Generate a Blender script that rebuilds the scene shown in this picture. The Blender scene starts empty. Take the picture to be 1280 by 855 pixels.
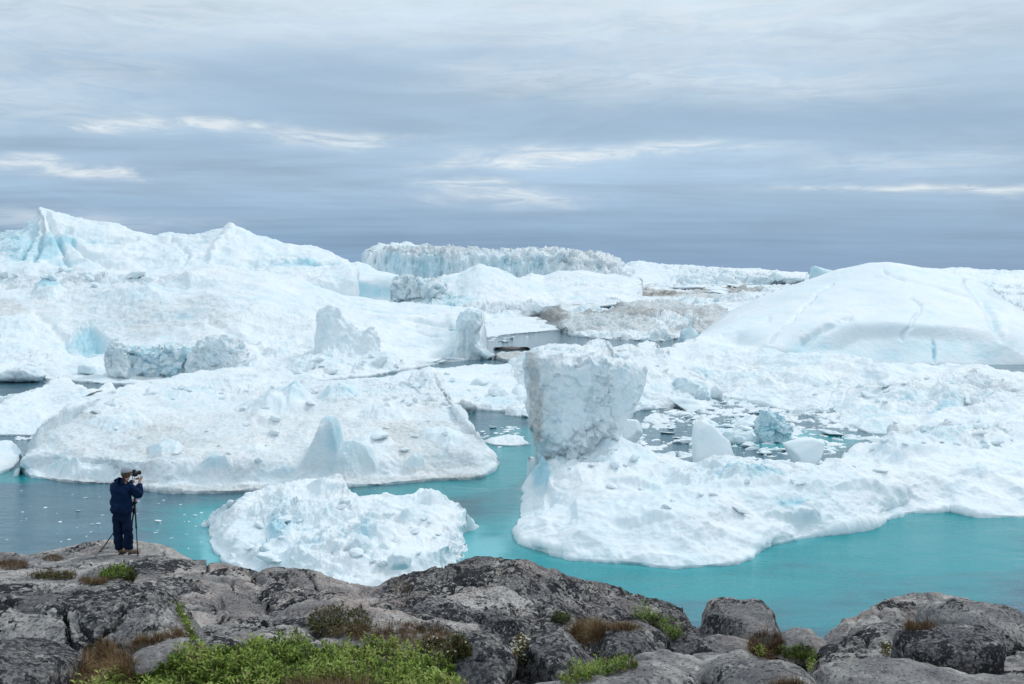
import bpy, bmesh, math, random
import numpy as np
from mathutils import Vector, Matrix, Euler, Quaternion
sc = bpy.context.scene
COL = sc.collection
R = math.radians
# ------------------------------------------------------------------ camera
H = 40.0
FPX = 1244.0
PITCH = math.atan(87.5 / FPX)
cd = bpy.data.cameras.new("camera"); cam = bpy.data.objects.new("camera", cd); COL.objects.link(cam)
cd.sensor_width = 36.0; cd.lens = 36.0 * FPX / 1280.0
cd.clip_start = 0.1; cd.clip_end = 120000
cam.location = (0, 0, H); cam.rotation_euler = (math.pi / 2 - PITCH, 0, 0)
sc.camera = cam
# ------------------------------------------------------------------ exposure, sky, sun
sc.view_settings.view_transform = 'Standard'; sc.view_settings.look = 'None'
sc.view_settings.gamma = 1.0; sc.view_settings.exposure = 0.0
sc.view_settings.use_curve_mapping = False
sc.cycles.max_bounces = 6; sc.cycles.diffuse_bounces = 3
SUN_EL, SUN_AZ = R(46), R(48)           # azimuth measured from +Y towards +X
w = bpy.data.worlds.new("World"); sc.world = w; w.use_nodes = True
NT = w.node_tree; NT.nodes.clear()

class G:
    """small node-graph helper"""
    def __init__(s, nt): s.nt = nt
    def n(s, t, **kw):
        nd = s.nt.nodes.new(t)
        for k, v in kw.items(): setattr(nd, k, v)
        return nd
    def put(s, sock, v):
        if isinstance(v, bpy.types.NodeSocket): s.nt.links.new(v, sock)
        elif v is not None:
            if hasattr(sock.default_value, '__len__') and not hasattr(v, '__len__'): v = (v,) * len(sock.default_value)
            if hasattr(v, '__len__') and len(v) == 3 and len(sock.default_value) == 4: v = (*v, 1)
            sock.default_value = v
    def math(s, op, a, b=None, c=None, clamp=False):
        nd = s.n('ShaderNodeMath', operation=op, use_clamp=clamp)
        for i, v in enumerate((a, b, c)):
            if v is not None: s.put(nd.inputs[i], v)
        return nd.outputs[0]
    def noise(s, vec, scale, detail=6, rough=0.55, dist=0.0, typ='FBM'):
        nd = s.n('ShaderNodeTexNoise'); nd.noise_type = typ
        s.put(nd.inputs['Vector'], vec); nd.inputs['Scale'].default_value = scale
        nd.inputs['Detail'].default_value = detail; nd.inputs['Roughness'].default_value = rough
        nd.inputs['Distortion'].default_value = dist
        return nd.outputs[0]
    def vor(s, vec, scale, feature='F1', rnd=1.0):
        nd = s.n('ShaderNodeTexVoronoi', feature=feature)
        s.put(nd.inputs['Vector'], vec); nd.inputs['Scale'].default_value = scale
        nd.inputs['Randomness'].default_value = rnd
        return nd
    def ramp(s, v, a, b, lo=0.0, hi=1.0, smooth=True):
        nd = s.n('ShaderNodeMapRange'); nd.interpolation_type = 'SMOOTHSTEP' if smooth else 'LINEAR'
        s.put(nd.inputs[0], v)
        for i, q in zip((1, 2, 3, 4), (a, b, lo, hi)): s.put(nd.inputs[i], q)
        return nd.outputs[0]
    def mix(s, f, a, b, blend='MIX'):
        nd = s.n('ShaderNodeMix', data_type='RGBA', blend_type=blend)
        s.put(nd.inputs[0], f); s.put(nd.inputs[6], a); s.put(nd.inputs[7], b)
        return nd.outputs[2]
    def vmul(s, v, k):
        nd = s.n('ShaderNodeVectorMath', operation='MULTIPLY'); s.put(nd.inputs[0], v); s.put(nd.inputs[1], k)
        return nd.outputs[0]

g = G(NT)
bgn = g.n('ShaderNodeBackground'); wo = g.n('ShaderNodeOutputWorld'); NT.links.new(bgn.outputs[0], wo.inputs[0])
sky = g.n('ShaderNodeTexSky'); sky.sky_type = 'NISHITA'; sky.sun_disc = False
sky.sun_elevation = SUN_EL; sky.sun_rotation = SUN_AZ
tc = g.n('ShaderNodeTexCoord').outputs['Generated']
sep = g.n('ShaderNodeSeparateXYZ'); NT.links.new(tc, sep.inputs[0])
X, Y, Z = sep.outputs
zz = g.math('ADD', g.math('MAXIMUM', Z, 0.0), 0.045)
comb = g.n('ShaderNodeCombineXYZ')
g.put(comb.inputs[0], g.math('DIVIDE', X, zz)); g.put(comb.inputs[1], g.math('DIVIDE', Y, zz))
P = comb.outputs[0]
big = g.noise(g.vmul(P, (0.16, 0.42, 1)), 1.0, 4, 0.55, 0.4)
mid = g.noise(g.vmul(P, (0.45, 1.15, 1)), 1.0, 8, 0.62, 0.7)
wav = g.noise(g.vmul(tc, (4.0, 4.0, 20.0)), 1.0, 7, 0.62, 1.0)
lift = g.ramp(Z, 0.005, 0.26, 0, 1, False)
ramp = g.n('ShaderNodeValToRGB'); g.put(ramp.inputs[0], Z)
els = ramp.color_ramp.elements
els[0].position = 0.0; els[0].color = (0.235, 0.375, 0.570, 1)
els[1].position = 1.0; els[1].color = (0.80, 0.95, 1.06, 1)
for p_, c_ in ((0.030, (0.240, 0.385, 0.575)), (0.075, (0.365, 0.515, 0.69)), (0.14, (0.41, 0.56, 0.715)),
               (0.20, (0.48, 0.62, 0.76)), (0.265, (0.62, 0.735, 0.82)), (0.5, (0.80, 0.93, 1.03))):
    e = els.new(p_); e.color = (*c_, 1)
cl = g.math('ADD', g.math('MULTIPLY', g.math('SUBTRACT', big, 0.5), 0.7), g.math('MULTIPLY', g.math('SUBTRACT', mid, 0.5), 0.55))
cl = g.math('ADD', cl, g.math('MULTIPLY', g.math('SUBTRACT', wav, 0.5), 0.5))
amp = g.ramp(Z, 0.0, 0.07, 0.35, 1.0)
fac = g.math('ADD', 1.0, g.math('MULTIPLY', cl, amp))
fac = g.math('MAXIMUM', fac, 0.6)
base = g.mix(1.0, ramp.outputs[0], g.vmul(fac, 1.0), 'MULTIPLY')
# breaks and heavier bands of the cloud deck, placed by bearing and elevation
yy = g.math('MAXIMUM', Y, 0.05); U = g.math('DIVIDE', X, yy); Ve = g.math('DIVIDE', Z, yy)
wn = g.math('MULTIPLY', g.math('SUBTRACT', g.noise(g.vmul(tc, (5.0, 5.0, 14.0)), 1.0, 4, 0.6, 0.3), 0.5), 0.045)
wx = g.math('MULTIPLY', g.math('SUBTRACT', g.noise(g.vmul(tc, (5.0, 5.0, 20.0)), 1.7, 5, 0.65), 0.5), 0.30)
fine_ = g.noise(g.vmul(tc, (11.0, 11.0, 70.0)), 1.0, 7, 0.68, 1.4)
ahead = g.ramp(Y, 0.05, 0.3)
def cloud_spot(px, py, rx, ry, slope=0.0, soft=1.0):
    du = g.math('ADD', g.math('SUBTRACT', U, (px - 640) / FPX), wx); dv = g.math('ADD', g.math('SUBTRACT', Ve, (340 - py) / FPX), wn)
    if slope: dv = g.math('ADD', dv, g.math('MULTIPLY', du, slope))
    q = g.math('ADD', g.math('POWER', g.math('ABSOLUTE', g.math('DIVIDE', du, rx / FPX)), 2.0), g.math('POWER', g.math('ABSOLUTE', g.math('DIVIDE', dv, ry / FPX)), 2.0))
    return g.math('MULTIPLY', g.math('POWER', 2.718, g.math('MULTIPLY', q, -1.0)), ahead)
def add_all(lst):
    t = None
    for px, py, rx, ry, sl, st in lst:
        v = g.math('MULTIPLY', cloud_spot(px, py, rx, ry, sl), st); t = v if t is None else g.math('ADD', t, v)
    return t
br = add_all([(175, 160, 70, 9, 0, 1.1), (255, 163, 50, 7, 0, .8), (390, 176, 80, 11, .02, .7), (470, 180, 50, 8, 0, .7), (30, 212, 90, 10, .04, 1.1), (110, 222, 50, 7, 0, .8), (600, 208, 60, 7, 0, .7), (700, 198, 100, 12, -.03, 1.0), (840, 188, 110, 9, -.03, .75), (620, 243, 90, 12, 0, .85), (540, 232, 60, 6, 0, .5), (1060, 238, 100, 5, 0, .8), (1210, 238, 90, 6, 0, .9), (1100, 205, 160, 12, 0, .35),
    (880, 30, 380, 50, 0, .5), (150, 30, 300, 50, 0, .45), (60, 120, 160, 40, 0, .45), (60, 278, 200, 12, 0, .5), (760, 100, 200, 26, 0, .45), (1000, 112, 160, 20, 0, .3)])
brf = g.math('MULTIPLY', br, g.ramp(fine_, 0.36, 0.62, 0.22, 1.0), clamp=True)
base = g.mix(brf, base, (0.80, 0.87, 0.92))
dk = add_all([(330, 105, 260, 36, .06, .55), (640, 72, 260, 18, 0, .3), (560, 150, 420, 16, 0, .25), (900, 150, 360, 24, 0, .3), (250, 190, 200, 12, 0, .35), (700, 268, 700, 22, 0, .35), (1180, 150, 180, 30, 0, .3), (1150, 290, 300, 20, 0, .3)])
dkf = g.math('MULTIPLY', dk, g.ramp(mid, 0.35, 0.6, 0.5, 1.0), clamp=True)
base = g.mix(dkf, base, (0.275, 0.415, 0.59))
lowhaze = g.ramp(Z, -0.01, 0.0)
base = g.mix(lowhaze, (0.3, 0.4, 0.5), base)
skyc = g.mix(0.93, sky.outputs[0], g.vmul(base, 10.0))
NT.links.new(skyc, bgn.inputs[0]); bgn.inputs[1].default_value = 0.1
ld = bpy.data.lights.new("sun", 'SUN'); ld.energy = 1.2; ld.angle = R(12); ld.color = (1.0, 0.98, 0.95)
lo = bpy.data.objects.new("sun", ld); COL.objects.link(lo)
sd_ = Vector((math.cos(SUN_EL) * math.sin(SUN_AZ), math.cos(SUN_EL) * math.cos(SUN_AZ), math.sin(SUN_EL)))
lo.rotation_euler = (-sd_).to_track_quat('-Z', 'Y').to_euler(); lo.location = (0, 0, 200)

# ------------------------------------------------------------------ surveying helpers: a sight line of the theodolite at (0,0,H)
cp, sp = math.cos(PITCH), math.sin(PITCH)
def ray(px, py):
    a = (px - 640.0) / FPX; b = (427.5 - py) / FPX
    return np.array([a, cp + b * sp, -sp + b * cp])
def at_y(px, py, y):
    d = ray(px, py); t = y / d[1]; return np.array([d[0] * t, y, H + d[2] * t])
def at_z(px, py, z):
    d = ray(px, py); t = (z - H) / d[2]; return np.array([d[0] * t, d[1] * t, z])
def proj(v):
    x, y, z = v[..., 0], v[..., 1], v[..., 2] - H
    f = y * cp - z * sp; u = y * sp + z * cp
    return 640 + FPX * x / f, 427.5 - FPX * u / f

# ------------------------------------------------------------------ numpy noise
def _hash(ix, iy, iz, seed):
    h = (ix.astype(np.uint32) * np.uint32(374761393) + iy.astype(np.uint32) * np.uint32(668265263)
         + iz.astype(np.uint32) * np.uint32(2147483647 - 1234567) + np.uint32((seed * 974634777) & 0xffffffff))
    h = (h ^ (h >> np.uint32(13))) * np.uint32(1274126177)
    h = (h ^ (h >> np.uint32(15))) * np.uint32(2246822519)
    return h ^ (h >> np.uint32(16))
_gr = np.random.RandomState(5).normal(size=(256, 3)); _gr /= np.linalg.norm(_gr, axis=1)[:, None]; _gr = _gr.astype(np.float32)
def gnoise(p, seed=0):
    i = np.floor(p).astype(np.int64); f = (p - i).astype(np.float32)
    u = f * f * f * (f * (f * 6 - 15) + 10)
    out = np.zeros(len(p), np.float32)
    for dx in (0, 1):
        wx = u[:, 0] if dx else 1 - u[:, 0]
        for dy in (0, 1):
            wy = u[:, 1] if dy else 1 - u[:, 1]
            for dz in (0, 1):
                wz = u[:, 2] if dz else 1 - u[:, 2]
                gg = _gr[_hash(i[:, 0] + dx, i[:, 1] + dy, i[:, 2] + dz, seed) & 255]
                dd = gg[:, 0] * (f[:, 0] - dx) + gg[:, 1] * (f[:, 1] - dy) + gg[:, 2] * (f[:, 2] - dz)
                out += wx * wy * wz * dd
    return out * 1.5
def fbm(p, L, oct=4, rough=0.5, seed=0, ridged=False):
    o = 0; a = 1.0; q = p / L; t = 0
    for k in range(oct):
        n_ = gnoise(q + 17.3 * k, seed + k)
        if ridged: n_ = 0.5 - np.abs(n_) * 1.6
        o = o + a * n_; t += a; a *= rough; q = q * 2.03
    return o / t * 1.6
def cells(p, L, seed=0, warp=0.35):
    """broken-block field: per-cell tilted plateau height and closeness to the crack"""
    q = p / L
    if warp: q = q + warp * np.stack([gnoise(q * 1.3 + 9 * k, seed + 31 + k) for k in range(3)], 1)
    i = np.floor(q).astype(np.int64); n = len(p)
    f1 = np.full(n, 9e9); f2 = np.full(n, 9e9); val = np.zeros(n)
    for dx in (-1, 0, 1):
        for dy in (-1, 0, 1):
            for dz in (-1, 0, 1):
                c = i + np.array([dx, dy, dz]); h = _hash(c[:, 0], c[:, 1], c[:, 2], seed)
                r1 = (h & 1023) / 1023.0; r2 = ((h >> np.uint32(10)) & 1023) / 1023.0; r3 = ((h >> np.uint32(20)) & 1023) / 1023.0
                pt = c + np.stack([r1, r2, r3], 1) * 0.9
                df = q - pt; d = np.sqrt((df * df).sum(1))
                h2 = _hash(c[:, 2], c[:, 0], c[:, 1], seed + 7)
                t = np.stack([(h2 & 255) / 127.5 - 1, ((h2 >> np.uint32(8)) & 255) / 127.5 - 1, ((h2 >> np.uint32(16)) & 255) / 127.5 - 1], 1)
                hv = ((h2 >> np.uint32(24)) & 255) / 255.0
                v = hv * .8 + .1 + (df * t).sum(1) * 1.25
                near = d < f1
                f2 = np.where(near, f1, np.minimum(f2, d)); val = np.where(near, v, val); f1 = np.where(near, d, f1)
    return val, np.clip((f2 - f1) * 3.5, 0, 1)
def sstep(x, a, b):
    t = np.clip((x - a) / (b - a), 0, 1); return t * t * (3 - 2 * t)

# ------------------------------------------------------------------ object helpers
def tag(o, label=None, cat=None, group=None, kind=None):
    if label: o['label'] = label
    if cat: o['category'] = cat
    if group: o['group'] = group
    if kind: o['kind'] = kind
    return o
def empty(name, loc=(0, 0, 0), rz=0):
    o = bpy.data.objects.new(name, None); COL.objects.link(o); o.location = loc; o.rotation_euler = (0, 0, rz); return o
def link(name, me, mat=None, parent=None, loc=None, smooth=True):
    o = bpy.data.objects.new(name, me); COL.objects.link(o)
    if mat: me.materials.append(mat)
    if smooth and len(me.polygons): me.polygons.foreach_set('use_smooth', [True] * len(me.polygons))
    if parent: o.parent = parent
    if loc is not None: o.location = loc
    return o
def grid_mesh(name, V, nv, nu, origin, attrs=None):
    """V (nv*nu,3) -> mesh of quads, moved to its own origin"""
    me = bpy.data.meshes.new(name)
    idx = np.arange(nv * nu).reshape(nv, nu)
    q = np.stack([idx[:-1, :-1], idx[:-1, 1:], idx[1:, 1:], idx[1:, :-1]], -1).reshape(-1, 4)
    me.vertices.add(len(V)); me.vertices.foreach_set('co', (V - origin).astype(np.float32).ravel())
    me.loops.add(len(q) * 4); me.loops.foreach_set('vertex_index', q.astype(np.int32).ravel())
    me.polygons.add(len(q)); me.polygons.foreach_set('loop_start', np.arange(0, len(q) * 4, 4, dtype=np.int32))
    me.update()
    if attrs is not None:
        a = me.color_attributes.new('mask', 'FLOAT_COLOR', 'POINT'); a.data.foreach_set('color', attrs.astype(np.float32).ravel())
    me.validate(); me.update()
    return me
def raw_mesh(name, V, F, attrs=None):
    me = bpy.data.meshes.new(name); me.from_pydata([tuple(v) for v in V], [], [tuple(f) for f in F]); me.update()
    if attrs is not None:
        a = me.color_attributes.new('mask', 'FLOAT_COLOR', 'POINT'); a.data.foreach_set('color', np.asarray(attrs, np.float32).ravel())
    return me

# ------------------------------------------------------------------ materials
def new_mat(name):
    m = bpy.data.materials.new(name); m.use_nodes = True; nt = m.node_tree; nt.nodes.clear()
    gg = G(nt); b = gg.n('ShaderNodeBsdfPrincipled'); o = gg.n('ShaderNodeOutputMaterial'); nt.links.new(b.outputs[0], o.inputs[0])
    return m, gg, b
_ice = {}
def ice_mat(s, dirty=(0.39, 0.36, 0.325)):
    """snow-covered glacier ice; s = size in metres of its finest visible grain"""
    key = (round(s, 2), dirty)
    if key in _ice: return _ice[key]
    m, q, b = new_mat('glacier_ice')
    P = q.n('ShaderNodeTexCoord').outputs['Object']
    at = q.n('ShaderNodeAttribute', attribute_name='mask'); sp_ = q.n('ShaderNodeSeparateColor'); q.nt.links.new(at.outputs['Color'], sp_.inputs[0])
    dirt, blue, rub = sp_.outputs
    n1 = q.noise(P, 0.11 / s, 6, 0.6); n2 = q.noise(P, 0.5 / s, 5, 0.65); n3 = q.noise(P, 0.035 / s, 4, 0.5)
    col = q.mix(q.ramp(n3, 0.38, 0.66), (0.76, 0.83, 0.86), (0.84, 0.865, 0.875))
    col = q.mix(q.ramp(n1, 0.47, 0.72, 0, 0.5), col, (0.60, 0.76, 0.82))
    bf = q.math('MULTIPLY', q.ramp(q.math('ADD', blue, q.math('MULTIPLY', q.math('SUBTRACT', n1, 0.5), 0.7)), 0.12, 0.9), 1.0, clamp=True)
    col = q.mix(bf, col, (0.40, 0.66, 0.745))
    df = q.ramp(q.math('ADD', dirt, q.math('MULTIPLY', q.math('SUBTRACT', n2, 0.5), 1.0)), 0.12, 1.05, 0, 0.95)
    col = q.mix(df, col, dirty)
    q.put(b.inputs['Base Color'], col); b.inputs['Roughness'].default_value = 0.62
    b.inputs['Specular IOR Level'].default_value = 0.3
    bm1 = q.n('ShaderNodeBump'); bm1.inputs['Strength'].default_value = 0.55; bm1.inputs['Distance'].default_value = 0.75 * s
    q.put(bm1.inputs['Height'], q.math('ADD', q.math('MULTIPLY', q.noise(P, 0.55 / s, 7, 0.62, 0.3), q.ramp(q.noise(P, 0.045 / s, 3, 0.5), 0.38, 0.62, 0.3, 1.15)), q.math('MULTIPLY', q.math('MULTIPLY', q.vor(P, 0.75 / s).outputs['Distance'], q.math('ADD', rub, 0.08)), 1.1)))
    q.put(b.inputs['Normal'], bm1.outputs[0])
    _ice[key] = m; return m

def mat_rock():
    m, q, b = new_mat('lichen_granite')
    P = q.n('ShaderNodeTexCoord').outputs['Object']
    at = q.n('ShaderNodeAttribute', attribute_name='mask'); sp_ = q.n('ShaderNodeSeparateColor'); q.nt.links.new(at.outputs['Color'], sp_.inputs[0])
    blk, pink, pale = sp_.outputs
    big = q.noise(P, 0.55, 5, 0.6, 0.3); med = q.noise(P, 2.4, 7, 0.66, 0.0); fin = q.noise(P, 13.0, 5, 0.68); sand = q.noise(P, 60.0, 5, 0.8)
    strk = q.noise(q.vmul(P, (1.2, 1.2, 7.0)), 2.0, 6, 0.65, 0.6)
    col = q.mix(q.ramp(med, 0.42, 0.60), (0.25, 0.23, 0.222), (0.59, 0.545, 0.505))
    col = q.mix(q.ramp(q.math('ADD', strk, q.math('MULTIPLY', pale, 0.22)), 0.5, 0.75, 0, 0.9), col, (0.70, 0.65, 0.61))
    pk = q.ramp(q.math('ADD', q.noise(P, 0.9, 5, 0.6), q.math('MULTIPLY', pink, 0.25)), 0.52, 0.74, 0, 0.75)
    col = q.mix(q.math('MULTIPLY', pk, q.ramp(fin, 0.35, 0.62)), col, (0.56, 0.41, 0.35))
    tone_ = q.noise(q.vmul(P, (1, 1, 1.6)), 0.8, 5, 0.6, 0.8)
    col = q.mix(q.ramp(tone_, 0.38, 0.58, 0.62, 0.0), col, (0.13, 0.13, 0.14))
    col = q.mix(q.ramp(tone_, 0.52, 0.68, 0, 0.6), col, (0.63, 0.565, 0.515))
    # black crustose lichen: patches of hard-edged blotches
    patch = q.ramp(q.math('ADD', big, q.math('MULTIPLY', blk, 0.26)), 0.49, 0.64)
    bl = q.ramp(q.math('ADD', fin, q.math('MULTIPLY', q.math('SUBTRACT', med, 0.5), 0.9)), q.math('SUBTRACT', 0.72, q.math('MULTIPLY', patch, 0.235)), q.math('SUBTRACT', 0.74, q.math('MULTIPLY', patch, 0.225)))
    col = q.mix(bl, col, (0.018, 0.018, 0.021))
    vv = q.vor(P, 26.0).outputs['Distance']
    sp2 = q.ramp(q.math('ADD', q.noise(P, 30.0, 3, 0.6), q.math('MULTIPLY', patch, 0.10)), 0.575, 0.63, 0, 0.75)
    col = q.mix(sp2, col, (0.030, 0.030, 0.034))
    wl = q.ramp(q.noise(q.vmul(P, (1.1, 1.1, 1.1)), 38.0, 4, 0.66, 0.2), 0.555, 0.62, 0, 0.6)
    col = q.mix(q.math('MULTIPLY', wl, q.math('MULTIPLY', q.ramp(bl, 0.0, 1.0, 1.0, 0.6), q.ramp(q.noise(P, 1.6, 4, 0.6), 0.38, 0.62, 0.25, 1.0))), col, (0.62, 0.59, 0.565))
    col = q.mix(q.ramp(sand, 0.38, 0.6, 0.5, 0), col, (0.06, 0.06, 0.065))
    q.put(b.inputs['Base Color'], col); b.inputs['Roughness'].default_value = 0.92; b.inputs['Specular IOR Level'].default_value = 0.06
    h = q.math('ADD', q.math('MULTIPLY', med, 0.9), q.math('ADD', q.math('MULTIPLY', fin, 0.4), q.math('MULTIPLY', sand, 0.14)))
    h = q.math('ADD', h, q.math('MULTIPLY', strk, 0.5))
    bp = q.n('ShaderNodeBump'); bp.inputs['Strength'].default_value = 0.8; bp.inputs['Distance'].default_value = 0.09
    q.put(bp.inputs['Height'], h); q.put(b.inputs['Normal'], bp.outputs[0])
    return m
def mat_simple(name, c1, c2=None, scale=20, rough=0.8, bump=0.0, bdist=0.01, spec=0.3):
    m, q, b = new_mat(name); P = q.n('ShaderNodeTexCoord').outputs['Object']
    n_ = q.noise(P, scale, 5, 0.6)
    q.put(b.inputs['Base Color'], q.mix(q.ramp(n_, 0.35, 0.68), c1, c2 or c1)); b.inputs['Roughness'].default_value = rough
    b.inputs['Specular IOR Level'].default_value = spec
    if bump:
        bp = q.n('ShaderNodeBump'); bp.inputs['Strength'].default_value = bump; bp.inputs['Distance'].default_value = bdist
        q.put(bp.inputs['Height'], n_); q.put(b.inputs['Normal'], bp.outputs[0])
    return m
def mat_leaf(name, cols, rough=0.6):
    m, q, b = new_mat(name)
    at = q.n('ShaderNodeAttribute', attribute_name='mask'); sp_ = q.n('ShaderNodeSeparateColor'); q.nt.links.new(at.outputs['Color'], sp_.inputs[0])
    rp = q.n('ShaderNodeValToRGB'); q.put(rp.inputs[0], sp_.outputs[0]); e = rp.color_ramp.elements
    e[0].position = 0; e[0].color = (*cols[0], 1); e[1].position = 1; e[1].color = (*cols[-1], 1)
    for k, c in enumerate(cols[1:-1]): x = e.new((k + 1) / (len(cols) - 1)); x.color = (*c, 1)
    q.put(b.inputs['Base Color'], rp.outputs[0]); b.inputs['Roughness'].default_value = rough; b.inputs['Specular IOR Level'].default_value = 0.14
    return m
def mat_water():
    m, q, b = new_mat('fjord_water')
    P = q.n('ShaderNodeTexCoord').outputs['Object']
    at = q.n('ShaderNodeAttribute', attribute_name='mask'); sp_ = q.n('ShaderNodeSeparateColor'); q.nt.links.new(at.outputs['Color'], sp_.inputs[0])
    turq, pale, _ = sp_.outputs
    st = q.noise(q.vmul(P, (0.6, 1.5, 1)), 0.06, 7, 0.66, 1.8); st2 = q.noise(q.vmul(P, (0.5, 1.5, 1)), 0.22, 5, 0.6, 1.0)
    deep = q.mix(q.ramp(st, 0.35, 0.65), (0.035, 0.115, 0.165), (0.060, 0.155, 0.205))
    t = q.math('ADD', turq, q.math('MULTIPLY', q.math('SUBTRACT', q.math('ADD', q.math('MULTIPLY', st, 0.7), q.math('MULTIPLY', st2, 0.35)), 0.5), 1.15))
    col = q.mix(q.ramp(t, 0.05, 0.95), deep, (0.001, 0.275, 0.305))
    col = q.mix(q.ramp(q.math('ADD', pale, q.math('MULTIPLY', q.math('SUBTRACT', st2, 0.5), 0.5)), 0.15, 0.95), col, (0.13, 0.46, 0.50))
    q.put(b.inputs['Base Color'], col); b.inputs['Roughness'].default_value = 0.07; b.inputs['IOR'].default_value = 1.33
    b.inputs['Specular IOR Level'].default_value = 0.5
    h = q.math('ADD', q.noise(q.vmul(P, (1, 1.6, 1)), 1.1, 4, 0.6, 0.4), q.math('MULTIPLY', q.noise(q.vmul(P, (1, 1.7, 1)), 0.22, 3, 0.5), 1.4))
    h = q.math('ADD', h, q.math('MULTIPLY', q.noise(q.vmul(P, (1, 2.0, 1)), 3.2, 3, 0.6), 0.35))
    h = q.math('MULTIPLY', h, q.ramp(st, 0.3, 0.62, 0.35, 1.0))
    bp = q.n('ShaderNodeBump'); bp.inputs['Strength'].default_value = 0.6; bp.inputs['Distance'].default_value = 0.14
    q.put(bp.inputs['Height'], h); q.put(b.inputs['Normal'], bp.outputs[0])
    return m
M_ROCK = mat_rock(); M_WATER = mat_water()

# ------------------------------------------------------------------ loft of surveyed contour lines
def row(mode, val, pts):
    out = []
    for p in pts:
        v = p[2] if len(p) > 2 else val
        out.append(at_y(p[0], p[1], v) if mode == 'y' else at_z(p[0], p[1], v))
    return (np.array(out), np.array([(p[0], p[1]) for p in pts], float))
def resample(A, scr, nu, smooth):
    L = np.concatenate([[0], np.cumsum(np.linalg.norm(np.diff(scr, axis=0), axis=1))]); L /= L[-1]
    u = np.linspace(0, 1, nu); B = np.stack([np.interp(u, L, A[:, k]) for k in range(3)], 1)
    if smooth > 0:
        k = max(1, int(nu * smooth)); ker = np.hanning(2 * k + 3)[1:-1]; ker /= ker.sum(); pad = len(ker) // 2
        for c in range(3):
            e0 = 2 * B[0, c] - B[1:pad + 1, c][::-1]; e1 = 2 * B[-1, c] - B[-pad - 1:-1, c][::-1]
            B[:, c] = np.convolve(np.concatenate([e0, B[:, c], e1]), ker, 'valid')
    return B
SPOT = {'dirt': 0, 'blue': 1, 'rub': 2}
def paint(V, px, py, spots, base, seed, L):
    n = len(V); at = np.zeros((n, 4)); at[:, 3] = 1; at[:, :3] = base
    if spots:
        nz = fbm(V, L, 3, 0.55, seed + 90)
        for s in spots:
            ch, x, y, rx, ry, st = s
            d = np.sqrt(((px - x) / rx) ** 2 + ((py - y) / ry) ** 2)
            at[:, SPOT[ch]] += st * sstep(1.25 - d + nz * 0.55, 0.0, 0.6)
    return at
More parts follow.
